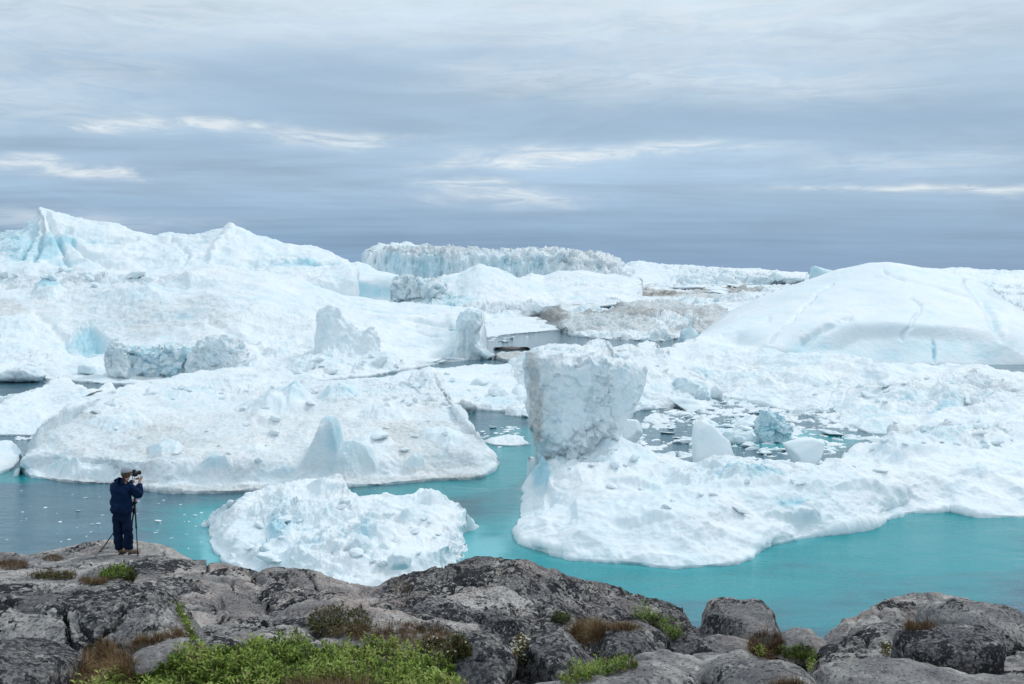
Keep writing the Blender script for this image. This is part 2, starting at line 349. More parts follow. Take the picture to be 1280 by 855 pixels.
def loft(name, rows, mat, step=1.1, smooth=0.012, lip=0.0, back=None, skirt=3.0, big=(0, 1), med=(0, 1), fine=(0, 1), rub=(0, 1), flute=(0, 1),
         base=(0, 0, 0), spots=(), seed=1, bluecrack=0.35, tension=0.7, rubmask=0.0, sculpt=None, zfloor=None, endw=1.6, ridge=True):
    if back:                                      # far side of the body, down to the water
        A, S = rows[-1]; B = A.copy(); B[:, 1] += back[0]; B[:, 2] = np.minimum(B[:, 2], back[1]); B[:, 0] *= (B[:, 1] / A[:, 1]); rows = rows + [(B, S)]
    if lip:
        A, S = rows[0]; B = A.copy(); B[:, 2] += lip; rows = [rows[0], (B, S)] + rows[1:]
    if skirt:
        A, S = rows[0]; B = A.copy(); B[:, 2] -= skirt; rows = [(B, S)] + rows
        A, S = rows[-1]; B = A.copy(); B[:, 2] = B[:, 2].min() - skirt; B[:, 1] += skirt * 0.3; rows = rows + [(B, S)]
    wid = max(np.linalg.norm(np.diff(S, axis=0), axis=1).sum() for _, S in rows)
    nu = int(np.clip(wid / step, 24, 1300))
    RR = [resample(A, S, nu, smooth) for A, S in rows]
    out = []
    for k in range(len(RR) - 1):
        a, b = RR[k], RR[k + 1]
        pa, pb = np.stack(proj(a), 1), np.stack(proj(b), 1)
        d3 = np.linalg.norm(b - a, axis=1); dist = np.maximum(np.linalg.norm((a + b) / 2 - np.array([0, 0, H]), axis=1), 1)
        dd = 0.5 * np.percentile(np.linalg.norm(pa - pb, axis=1), 80) + 0.5 * np.percentile(d3 / dist * FPX, 60) * 0.5
        n = int(np.clip(dd / step, 3, 260))
        ta = (b - RR[k - 1]) * 0.5 * tension if k > 0 else (b - a) * tension
        tb = (RR[k + 2] - a) * 0.5 * tension if k + 2 < len(RR) else (b - a) * tension
        lim = np.linalg.norm(b - a, axis=1)[:, None] * 1.2 + 1e-6
        for t_ in (ta, tb):
            ln = np.linalg.norm(t_, axis=1)[:, None] + 1e-9; t_ *= np.minimum(1, lim / ln)
        for j in range(n):
            t = j / n
            out.append(((2 * t**3 - 3 * t**2 + 1) * a + (t**3 - 2 * t**2 + t) * ta + (-2 * t**3 + 3 * t**2) * b + (t**3 - t**2) * tb))
    out.append(RR[-1])
    Gd = np.array(out)
    e0 = Gd[:, :1].copy(); e1 = Gd[:, -1:].copy(); lowz = Gd[..., 2].min()
    e0[..., 2] = lowz; e1[..., 2] = lowz
    def flank(E, sgn):                           # the two ends slope down into the water as well
        hh = np.maximum(E[..., 2] - lowz, .01); out_ = []
        for t in np.linspace(0, 1, 9)[1:]:
            Q = E.copy(); Q[..., 0] += sgn * np.minimum(hh * .40, endw) * t ** .8; Q[..., 2] = E[..., 2] - hh * (1 - math.cos(t * math.pi / 2)) ** .8; out_.append(Q)
        return out_
    L_, R_ = Gd[:, :1], Gd[:, -1:]; sg = 1.0 if R_[..., 0].mean() > L_[..., 0].mean() else -1.0
    Gd = np.concatenate(flank(L_, -sg)[::-1] + [Gd] + flank(R_, sg), 1); nv, nu = Gd.shape[:2]
    du = np.gradient(Gd, axis=1); dv = np.gradient(Gd, axis=0); N = np.cross(du, dv); N /= (np.linalg.norm(N, axis=2)[..., None] + 1e-9)
    if N[..., 2].mean() < 0: N = -N
    V = Gd.reshape(-1, 3); N = N.reshape(-1, 3)
    px, py = proj(V)
    at = paint(V, px, py, spots, base, seed, max(big[1], med[1]) * 0.6)
    D = np.zeros(len(V))
    if big[0]: D += big[0] * fbm(V, big[1], 3, 0.5, seed)
    if med[0]: D += med[0] * (fbm(V, med[1], 4, 0.5, seed + 11, ridged=ridge) - .15 * ridge)
    if fine[0]: D += fine[0] * fbm(V, fine[1], 4, 0.6, seed + 23) * (.3 + .9 * sstep(fbm(V, fine[1] * 9, 3, .5, seed + 29), -.25, .35))
    if flute[0]:
        Q = V.copy(); Q[:, 2] *= 0.12; D += flute[0] * fbm(Q, flute[1], 4, 0.6, seed + 37, ridged=True) * (1 - np.clip(np.abs(N[:, 2]) * 1.1, 0, 1) + 0.15)
    if rub[0]:
        msk = np.clip(at[:, 2] + rubmask * sstep(fbm(V, rub[1] * 7, 3, 0.5, seed + 51), -0.05, 0.45), 0, 1)
        sel = msk > 0.02; n_ = len(V); vs = []
        for q_, L_ in enumerate((1, .42, .19)):
            v_ = np.full(n_, .5); c_ = np.ones(n_)
            if sel.any(): v_[sel], c_[sel] = cells(V[sel], rub[1] * L_, seed + 60 + q_)
            vs += [v_, c_]
        v1, c1, v2, c2, v3, c3 = vs
        D += rub[0] * msk * ((v1 - 0.5) * np.minimum(c1 + .35, 1) + 0.34 * (v2 - 0.5) * np.minimum(c2 + .3, 1) + 0.10 * (v3 - 0.5) - 0.25 * (1 - c1))
        at[:, 1] += bluecrack * msk * ((1 - c1) * 0.8 + (1 - c2) * 0.35) * 0.9
        at[:, 2] = msk
    V = V + N * D[:, None]
    if sculpt is not None: V, at = sculpt(V, N, at, px, py)
    if zfloor is not None: V[:, 2] = np.maximum(V[:, 2], zfloor)
    org = np.array([V[:, 0].mean(), V[:, 1].mean(), max(0.0, V[:, 2].min()) if zfloor is None else 0.0])
    me = grid_mesh(name, V, nv, nu, org, np.clip(at, 0, 2))
    o = link(name, me, mat, None, org)
    return o

def facets(lst, seed=0):
    """wedges and hummocks growing out of a body: (px, py, rx, ry, height m, blue)"""
    def f(V, N, at, px, py):
        V = V.copy()
        for k, (x, y, rx, ry, h, bl) in enumerate(lst):
            rs = np.random.RandomState(seed * 50 + k); n = rs.randint(4, 7); a0 = rs.uniform(0, 6.28)
            u, v = (px - x) / rx, (py - y) / ry; sel = np.where((abs(u) < 1.6) & (abs(v) < 1.6) & (N[:, 2] > -.6))[0]
            if not len(sel): continue
            u, v = u[sel], v[sel]; w_ = fbm(V[sel], max(h, 1.5) * .9, 3, .55, seed + k) * .16
            hh = np.full(len(sel), 9.0)
            for j in range(n):
                a = a0 + j * 6.283 / n + rs.uniform(-.3, .3); st = rs.choice([.9, 1.3, 2.4] if h < 3.2 else [.8, 1.0, 1.5]); hh = np.minimum(hh, (1 - (u * math.cos(a) + v * math.sin(a))) * st + w_)
            tilt = .85 + .25 * (u * rs.uniform(-1, 1)); hh = np.clip(np.minimum(hh, tilt + w_ * .5), 0, 1.2)
            V[sel, 2] += hh * h; at[sel, 1] += bl * sstep(hh, .02, .35); at[sel, 0] *= 1 - .9 * sstep(hh, .05, .4)
        return V, at
    return f
def creases(lst):
    """cracks and plane edges: (polyline px, half width px, depth m, blue)"""
    def f(V, N, at, px, py):
        wob = fbm(V, 14, 3, .6, 77) * 4
        for pl, wd, dp, bl in lst:
            best = np.full(len(V), 1e9)
            for (x0, y0), (x1, y1) in zip(pl[:-1], pl[1:]):
                dx, dy = x1 - x0, y1 - y0; t = np.clip(((px - x0) * dx + (py - y0) * dy) / (dx * dx + dy * dy), 0, 1)
                best = np.minimum(best, np.hypot(px - x0 - t * dx + wob * .5, py - y0 - t * dy + wob))
            k = np.exp(-(best / wd) ** 2); V = V - N * (k * dp)[:, None]; at[:, 1] += k * bl
        return V, at
    return f
def both(*fs):
    def f(V, N, at, px, py):
        for q in fs: V, at = q(V, N, at, px, py)
        return V, at
    return f
# ------------------------------------------------------------------ solid block from an outline with its own thickness
_ico = {}
def ico(n):
    if n not in _ico:
        bm = bmesh.new(); bmesh.ops.create_icosphere(bm, subdivisions=n, radius=1.0)
        _ico[n] = (np.array([v.co[:] for v in bm.verts]), [[v.index for v in f.verts] for f in bm.faces]); bm.free()
    return _ico[n]
def fast_mesh(name, V, F, attrs=None):
    F = np.asarray(F, np.int32); k = F.shape[1]
    me = bpy.data.meshes.new(name); me.vertices.add(len(V)); me.vertices.foreach_set('co', np.asarray(V, np.float32).ravel())
    me.loops.add(F.size); me.loops.foreach_set('vertex_index', F.ravel()); me.polygons.add(len(F))
    me.polygons.foreach_set('loop_start', np.arange(0, F.size, k, dtype=np.int32)); me.update()
    if attrs is not None:
        a = me.color_attributes.new('mask', 'FLOAT_COLOR', 'POINT'); a.data.foreach_set('color', np.asarray(attrs, np.float32).ravel())
    me.validate(); me.update(); return me
def block(name, outline, yd, depth, mat, n=5, p=3.5, cuts=(), big=(0, 1), fine=(0, 1), rub=(0, 1), flute=(0, 1), base=(0, 0, 0), spots=(), seed=1, rot=0.0, bluecrack=0.3, skew=0.0, grow=0.0, sharp=14.0, ncut=0, joint=False, lean=0.0):
    pts = np.array([at_y(a, b, yd) for a, b in outline]); c = pts.mean(0)
    P2 = pts[:, [0, 2]] - c[[0, 2]]
    ang = np.arctan2(P2[:, 1], P2[:, 0]); o_ = np.argsort(ang); P2 = P2[o_]; ang = ang[o_]
    D, F = ico(n); phi = np.arctan2(D[:, 2], D[:, 0])
    A = P2; B = np.roll(P2, -1, 0); k = (np.searchsorted(ang, phi) - 1) % len(ang)
    dx, dz = np.cos(phi), np.sin(phi); a, b = A[k], B[k]; e = b - a
    den = dx * e[:, 1] - dz * e[:, 0]; Rr = (a[:, 0] * e[:, 1] - a[:, 1] * e[:, 0]) / np.where(abs(den) < 1e-9, 1e-9, den); Rr = np.abs(Rr)
    h = np.sqrt(D[:, 0] ** 2 + D[:, 2] ** 2)
    rad = ((h / Rr) ** p + (np.abs(D[:, 1]) / depth) ** p) ** (-1 / p)
    rc = np.random.RandomState(seed + 1000); cuts = list(cuts)
    for _ in range(ncut):
        nn = rc.normal(size=3) * np.array([1, 1.1, .9]); nn[1] = -abs(nn[1]) if rc.rand() < .75 else nn[1]; nn /= np.linalg.norm(nn); cuts.append((*nn, float((D * rad[:, None] @ nn).max()) * rc.uniform(.62, .88)))
    for nx, ny, nz, dd in cuts:
        nn = np.array([nx, ny, nz], float); nn /= np.linalg.norm(nn); cs = D @ nn
        lim = np.where(cs > 1e-3, dd / np.maximum(cs, 1e-3), 1e9); rad = (rad ** -sharp + lim ** -sharp) ** (-1 / sharp)
    L = D * rad[:, None]
    L[:, 0] += skew * L[:, 1]
    if lean: L[:, 2] += lean * (c[2] - H) / c[1] * np.maximum(L[:, 1], 0)
    V = L + c
    Fa = np.array(F); fn = np.cross(L[Fa[:, 1]] - L[Fa[:, 0]], L[Fa[:, 2]] - L[Fa[:, 0]]); N = np.zeros_like(L)
    for j_ in range(3): np.add.at(N, Fa[:, j_], fn)
    N /= np.linalg.norm(N, axis=1)[:, None] + 1e-12; N = N * .85 + D * .15
    px, py = proj(V); at = paint(V, px, py, spots, base, seed, max(big[1], 0.2))
    Dp = np.full(len(V), grow)
    if big[0]: Dp += big[0] * fbm(V, big[1], 3, 0.5, seed)
    if fine[0]: Dp += fine[0] * fbm(V, fine[1], 4, 0.6, seed + 3)
    if flute[0]:
        Q = V.copy(); Q[:, 2] *= 0.15; Dp += flute[0] * fbm(Q, flute[1], 4, 0.6, seed + 5, ridged=True)
    if rub[0]:
        v1, c1 = cells(V, rub[1], seed + 8); v2, c2 = cells(V, rub[1] * 0.4, seed + 9)
        mk = np.clip(at[:, 2] + .3, 0, 1)
        Dp += rub[0] * mk * ((v1 - 0.5) - 0.05 * (1 - c1) + 0.45 * (v2 - 0.5) * (.4 + at[:, 2])); at[:, 1] += bluecrack * mk * ((1 - c1) * .7 + 0.4 * (1 - c2))
    V = V + N * Dp[:, None]
    org = np.array([c[0], c[1], V[:, 2].min()])
    me = fast_mesh(name, V - org, F, np.clip(at, 0, 2))
    o = link(name, me, mat, None, org)
    if rot: o.rotation_euler.z = rot
    return o

# ================================================================== WATER
def build_water():
    th = np.radians(np.linspace(-62, 62, 520)); r = np.concatenate([np.linspace(2, 100, 30)[:-1], np.exp(np.linspace(math.log(100), math.log(900), 420))[:-1], np.exp(np.linspace(math.log(900), math.log(90000), 60))])
    T, Rr = np.meshgrid(th, r); V = np.stack([Rr * np.sin(T), Rr * np.cos(T), np.zeros_like(T)], -1); nv, nu = T.shape; V = V.reshape(-1, 3)
    px, py = proj(V + np.array([0, 0.01, 0]))
    at = np.zeros((len(V), 4)); at[:, 3] = 1; at[:, 0] = 0.0
    nz = fbm(V, 30, 4, 0.55, 5)
    for x, y, rx, ry, st in ((1150, 665, 300, 50, .95), (1000, 735, 420, 60, .55), (1280, 700, 160, 60, .5), (850, 730, 260, 40, .75), (700, 700, 110, 35, 1.1), (640, 610, 45, 80, .95),
                             (560, 615, 150, 18, .9), (620, 560, 60, 28, .7), (690, 560, 60, 40, .7), (640, 790, 200, 60, .7), (262, 675, 22, 45, .8), (380, 618, 50, 8, .35),
                             (20, 596, 40, 10, .7), (985, 548, 80, 20, 1.2), (820, 535, 30, 16, .2), (880, 485, 60, 12, .6), (1050, 555, 40, 10, .3), (330, 640, 60, 20, .5)):
        d = np.sqrt(((px - x) / rx) ** 2 + ((py - y) / ry) ** 2); at[:, 0] = np.maximum(at[:, 0], st * sstep(1.45 - d + nz * 0.8, 0, 1.2))
    for x, y, rx, ry, st in ((262, 692, 14, 40, .9), (600, 690, 36, 22, 1.1), (590, 705, 60, 16, .8), (585, 690, 30, 40, .8), (690, 690, 40, 14, .35), (1010, 668, 60, 10, .4), (1120, 650, 120, 8, .3), (975, 552, 60, 12, .9), (925, 556, 30, 6, .6), (620, 566, 30, 14, .45), (262, 660, 8, 26, .7)):
        d = np.sqrt(((px - x) / rx) ** 2 + ((py - y) / ry) ** 2); at[:, 1] = np.maximum(at[:, 1], st * sstep(1.35 - d + nz * 0.7, 0, 1.1))
    rad_ = np.hypot(V[:, 0], V[:, 1]); sel = np.where((rad_ > 100) & (rad_ < 235))[0]; best = np.full(len(sel), 1e9)
    for pl in ([(658, 606), (652, 640), (647, 664), (657, 680), (690, 693), (713, 700), (770, 704), (845, 711), (905, 707), (932, 701), (951, 687), (1002, 673), (1087, 658), (1131, 642), (1188, 639), (1222, 646), (1290, 647)],
               [(262, 640), (257, 656), (260, 680), (282, 705), (335, 727), (400, 742), (458, 744), (489, 738), (530, 728), (560, 718), (580, 706), (588, 690), (584, 676), (597, 659)]):
        Q = np.array([at_z(a, b_, 0.0)[:2] for a, b_ in pl])
        for p0, p1 in zip(Q[:-1], Q[1:]):
            dv_ = p1 - p0; t = np.clip(((V[sel, :2] - p0) @ dv_) / (dv_ @ dv_), 0, 1); best = np.minimum(best, np.linalg.norm(V[sel, :2] - p0 - t[:, None] * dv_, axis=1))
    at[sel, 1] = np.maximum(at[sel, 1], np.exp(-(best / (2.6 + 2.2 * nz[sel])) ** 2) * .55); at[sel, 0] = np.maximum(at[sel, 0], np.exp(-(best / 9) ** 2) * .9)
    me = grid_mesh('water', V, nv, nu, np.zeros(3), at)
    o = link('water', me, M_WATER); o['kind'] = 'structure'
build_water()

# ================================================================== ICE
W = lambda pts: row('z', 0.0, pts)
BERG, FLOE = 'iceberg', 'ice floe'
# --- far mountain
mt = block('mountain', [(-420, 349), (-330, 316), (-250, 305), (-170, 308), (-90, 290), (-40, 286), (-10, 290), (8, 289), (22, 293), (34, 306), (60, 325), (90, 349)], 9000, 900, mat_simple('far_slope', (0.10, 0.14, 0.20), (0.16, 0.20, 0.26), 0.004), n=4, big=(30, 400))
mt['kind'] = 'structure'
# --- far field of pack ice reaching to the horizon
M_FAR = ice_mat(6.0); M_F2 = ice_mat(2.6); M_F1 = ice_mat(1.2); M_MID = ice_mat(0.65); M_NEAR = ice_mat(0.4)
def sea_ice(name, rows, mat, label, **kw):
    o = loft(name, rows, mat, **kw); o['kind'] = 'stuff'; o['label'] = label; return o
def fl(y, x0, x1, z): return row('z', z, [(x, y) for x in np.linspace(x0, x1, 9)])
sea_ice('pack_ice', [fl(418, 560, 1320, -2.0), fl(410, 560, 1320, -0.6), fl(398, 550, 1330, 1.0), fl(388, 540, 1340, 2.5), fl(376, 430, 1360, 3), fl(366, 300, 1380, 4), fl(358, 200, 1400, 5), fl(352, 100, 1400, 6), fl(348, -60, 1400, 7), fl(345.5, -60, 1400, 9), fl(343.5, -60, 1400, 12)],
        M_F2, 'jumbled white pack ice reaching to the horizon', step=1.0, smooth=0, rub=(9.5, 26), rubmask=0.9, big=(6, 160), fine=(1.2, 9), base=(0.08, 0.02, 0.25), seed=3,
        spots=[('dirt', 800, 367, 60, 5, .6), ('dirt', 900, 364, 60, 4, .7), ('dirt', 850, 371, 80, 3, .5), ('dirt', 780, 360, 30, 4, .5), ('dirt', 700, 381, 60, 3, .35)])
sea_ice('pack_ice', [fl(372, -600, -70, 1.0), fl(362, -640, -66, 3), fl(355, -680, -60, 5), fl(350, -700, -50, 7), fl(346, -700, -40, 9), fl(343.5, -700, -40, 12)],
        M_F2, 'white pack ice beyond the left end of the towering iceberg', step=2.0, smooth=0, rub=(9.5, 26), rubmask=0.9, big=(6, 160), base=(0.05, 0.02, 0.25), seed=5)
# --- tabular berg on the skyline
def jag(pts, amp, n, seed):
    rs = np.random.RandomState(seed); pts = np.array(pts, float); x = np.linspace(pts[0, 0], pts[-1, 0], n); y = np.interp(x, pts[:, 0], pts[:, 1])
    return [(a, b + rs.uniform(-1, 1) * amp) for a, b in zip(x, y)]
tab_top = [(463, 315), (470, 312), (500, 311), (540, 313), (600, 316), (660, 318), (720, 318), (745, 321), (770, 326), (782, 338)]
o = loft('tabular_iceberg', [row('y', 2500, [(463, 352), (540, 354), (640, 354), (720, 354), (784, 352)]),
                             row('y', 2520, jag([(463, 318), (500, 315), (600, 318), (700, 322), (770, 330), (782, 345)], 1.2, 50, 1)), row('y', 2570, jag(tab_top, 1.3, 90, 2)), row('y', 2900, jag(tab_top, 1.0, 60, 3))],
         ice_mat(6.0, (0.38, 0.385, 0.39)), step=0.8, smooth=0.002, skirt=40, back=(60, -3), big=(10, 120), med=(7, 45), fine=(5, 22), flute=(34, 40), rub=(14, 34), rubmask=0.3, base=(0.12, 0.20, 0), seed=9, bluecrack=.3,
         spots=[('dirt', 620, 314, 160, 5, .22), ('dirt', 740, 326, 60, 9, .3), ('dirt', 540, 313, 80, 4, .2), ('blue', 520, 335, 60, 16, .25), ('blue', 640, 336, 60, 12, .2), ('rub', 700, 320, 90, 12, .7), ('rub', 560, 314, 100, 5, .6)])
tag(o, 'long flat topped blue grey iceberg with fluted cliffs on the skyline', BERG)
# --- low far ice right of it
o = loft('iceberg', [W([(760, 362), (820, 360), (900, 359), (1010, 358)]), row('y', 2700, [(770, 345), (800, 340), (860, 343), (930, 345), (1005, 347)]), row('y', 3000, [(776, 337), (790, 329), (800, 328), (815, 329), (850, 333), (900, 336), (950, 337), (1010, 340)])],
         M_FAR, step=0.8, smooth=0.004, back=(400, -3), big=(8, 150), fine=(6, 40), rub=(14, 50), rubmask=.8, base=(0, .05, .2), seed=12)
tag(o, 'low white far iceberg right of the flat topped one', BERG)
o = block('iceberg', [(1010, 374), (1015, 333), (1018, 332), (1030, 336), (1048, 340), (1054, 374)], 1500, 22, M_F2, n=4, p=2.5, big=(2, 20), base=(0, .5, 0), seed=3)
tag(o, 'small pale blue horn shaped iceberg behind left shoulder of the dome', BERG)
o = loft('iceberg', [W([(1100, 368), (1180, 372), (1300, 372)]), row('y', 1820, [(1100, 350), (1180, 350), (1240, 352), (1310, 356)]), row('y', 2050, [(1120, 340), (1150, 335), (1175, 337), (1200, 334), (1212, 333), (1222, 337), (1255, 338), (1262, 340), (1275, 339), (1320, 341)])],
         M_F2, step=0.9, smooth=0.003, back=(120, -3), big=(5, 70), fine=(3, 18), rub=(9, 24), rubmask=.7, base=(0, .12, .1), seed=15)
tag(o, 'jagged far iceberg behind the right end of the white dome', BERG)
o = loft('iceberg', [W([(560, 378), (660, 384), (760, 384), (800, 380)]), row('y', 1300, [(585, 362), (680, 366), (760, 364), (800, 362)]), row('y', 1600, [(590, 352), (640, 350), (664, 341), (680, 345), (700, 339), (730, 340), (780, 345), (800, 350)])],
         M_F2, step=0.9, back=(100, -3), big=(5, 60), fine=(2, 12), rub=(7, 22), rubmask=.6, base=(0, .08, .1), seed=21)
tag(o, 'low white iceberg in front of the right end of the flat topped one', BERG)
# --- back-left mountain of ice
sil = [(-60, 318), (-20, 303), (0, 299), (20, 294), (33, 293), (38, 282), (47, 266.5), (58, 267.5), (80, 273), (101, 280), (121, 283), (134, 281.5), (148, 285), (168, 293), (195, 301), (202, 298), (216, 298), (235, 301), (250, 299), (279, 287), (289, 282.5), (302, 288), (320, 296), (336, 302), (352, 306), (369, 308), (390, 313), (413, 319), (430, 329)]
o = loft('iceberg', [row('y', 650, [(-60, 350), (0, 352), (80, 358), (180, 362), (280, 362), (380, 356), (440, 350)]),
                     row('y', 700, [(-60, 338), (0, 330), (24, 334), (70, 345), (160, 345), (240, 343), (300, 340), (345, 338), (440, 338)]),
                     row('y', 745, [(-60, 330), (0, 318), (25, 310), (62, 322), (110, 322), (190, 325), (250, 322), (310, 326), (345, 324), (420, 326), (438, 333)]),
                     row('y', 790, [(-60, 322), (0, 304), (30, 299), (58, 285), (90, 293), (130, 300), (190, 310), (240, 310), (287, 302), (340, 316), (400, 323), (434, 331)]), row('y', 860, sil)],
         M_F1, smooth=0.004, step=1.0, skirt=40, back=(120, -3), big=(3.0, 60), med=(3.2, 26), fine=(0.8, 7), rub=(2.5, 16), base=(-.05, .04, 0), seed=31, flute=(5, 26), sculpt=creases([([(58, 268), (68, 290), (78, 312), (84, 335)], 3, 5, .05), ([(47, 268), (42, 290), (30, 320)], 3, 5, .12), ([(52, 272), (52, 300), (44, 330)], 2.5, 5, .15), ([(82, 290), (130, 303), (170, 300)], 3, 4, .12), ([(90, 300), (105, 318), (135, 330)], 3, 4, .1), ([(215, 300), (235, 318), (225, 335)], 3, 3, .02), ([(310, 330), (350, 323), (420, 330)], 3, 5, .3), ([(289, 285), (270, 310), (262, 330)], 4, -3, -.05)]),
         spots=[('blue', 30, 305, 34, 30, .40), ('blue', 75, 310, 20, 26, .22), ('blue', 370, 328, 60, 6, .5), ('blue', 110, 300, 40, 4, .35), ('blue', 85, 330, 40, 5, .3), ('rub', 8, 312, 30, 22, .8), ('rub', 90, 340, 80, 6, .6)])
tag(o, 'towering white iceberg with a sharp peak, behind the big sloping one at left', BERG)
# --- slab and broken blocks left of centre
o = loft('iceberg', [W([(390, 392), (440, 396), (505, 394)]), row('y', 965, [(395, 372), (440, 377), (498, 375)]), row('y', 980, [(398, 356), (430, 351), (470, 347), (498, 346)]), row('y', 1060, [(400, 342), (420, 344), (440, 341), (470, 342), (497, 345)]), row('y', 1130, [(400, 338), (434, 331), (447, 327), (462, 332), (472, 341), (497, 345.5)])],
         M_F1, smooth=0.006, back=(60, -3), big=(1.5, 40), fine=(.6, 6), base=(0, .25, 0), seed=41, rub=(2, 10), spots=[('blue', 440, 364, 60, 12, .35), ('rub', 430, 380, 60, 8, .7)])
tag(o, 'smooth pale blue sided slab iceberg left of the flat topped one', BERG)
o = block('iceberg', [(488, 398), (494, 352), (500, 349), (520, 348), (535, 352), (552, 356), (556, 392)], 880, 17, M_F1, n=6, p=5, rub=(5.5, 9), fine=(.6, 3), flute=(2.5, 6), base=(.04, .08, .4), seed=44, bluecrack=.5)
tag(o, 'cracked blocky blue iceberg with deep vertical splits, before the dome', BERG)
o = loft('iceberg', [W([(470, 402), (540, 404), (620, 404), (700, 396)]), row('y', 830, [(500, 388), (545, 388), (600, 388), (660, 384), (700, 382)]), row('y', 880, [(505, 375), (560, 370), (600, 366), (650, 372), (695, 378)]), row('y', 960, [(520, 360), (540, 351), (575, 343), (585, 336), (597, 330), (605, 330), (622, 337), (645, 345), (665, 352), (690, 372)])],
         M_F1, smooth=0.006, back=(80, -3), big=(3, 40), med=(1.4, 14), fine=(.6, 5), rub=(4.5, 11), rubmask=.35, base=(0, .05, .05), seed=46, spots=[('rub', 590, 385, 90, 8, .8), ('blue', 560, 374, 40, 10, .3), ('rub', 540, 365, 30, 20, .6)])
tag(o, 'white domed iceberg before the middle of the flat topped one', BERG)
o = loft('ice_floe', [W([(560, 424), (600, 424), (640, 418), (690, 414), (745, 412)]), row('z', 1.5, [(560, 415), (600, 415), (660, 409), (745, 404)]), row('z', 3, [(560, 402), (620, 398), (700, 396), (760, 394)])],
         M_F1, lip=.8, back=(60, -3), big=(1, 30), fine=(.4, 4), rub=(2.5, 9), rubmask=.7, base=(.08, .05, .2), seed=48)
tag(o, 'flat white floe at the back edge of the dark open water', FLOE)
# --- dirty berg
o = loft('iceberg', [W([(672, 404), (698, 412), (712, 420), (761, 425), (831, 427), (877, 418), (915, 410)]), row('y', 640, [(676, 400, 800), (705, 410, 650), (760, 410, 630), (830, 412, 600), (880, 406, 670), (912, 402, 740)]), row('y', 700, [(676, 399, 810), (700, 396, 720), (745, 398), (800, 394), (860, 394), (911, 396, 760)]),
                     row('y', 790, [(676, 398, 830), (691, 391), (726, 394), (736, 389), (747, 393), (775, 383), (800, 379), (831, 380), (873, 383), (901, 386), (910, 394)])],
         ice_mat(1.2, (0.33, 0.318, 0.305)), smooth=0.004, back=(50, -3), lip=1, big=(4, 30), med=(3.0, 12), fine=(1.4, 5), rub=(6, 11), rubmask=.6, base=(.55, .03, .15), seed=52,
         spots=[('dirt', 800, 420, 90, 6, -.4), ('dirt', 690, 396, 20, 8, .4), ('dirt', 840, 400, 30, 6, -.35), ('dirt', 790, 390, 100, 6, .25)])
tag(o, 'grey brown dirt covered iceberg beyond the dark open water', BERG)
o = loft('ice_floe', [W([(616, 448), (630, 452), (655, 453), (685, 448)]), row('z', 2, [(618, 444), (640, 443), (680, 442)]), row('z', 2.8, [(628, 440), (650, 439), (685, 439)])], ice_mat(.9, (0.25, 0.21, 0.18)), step=.8, lip=1.2, back=(14, -2), big=(.6, 9), fine=(.4, 3), base=(.6, 0, .3), rub=(.8, 4), seed=55)
tag(o, 'small brown stained floe in the dark open water', FLOE)
o = loft('ice_floe', [W([(618, 437), (640, 438), (662, 437)]), row('z', 1.5, [(620, 434), (640, 433.5), (660, 434)])], ice_mat(.9, (0.13, 0.10, 0.09)), step=.8, lip=.8, back=(12, -2), big=(.5, 9), fine=(.4, 3), base=(1.1, 0, .3), seed=56)
tag(o, 'tiny dark dirt covered floe behind the brown stained one', FLOE)
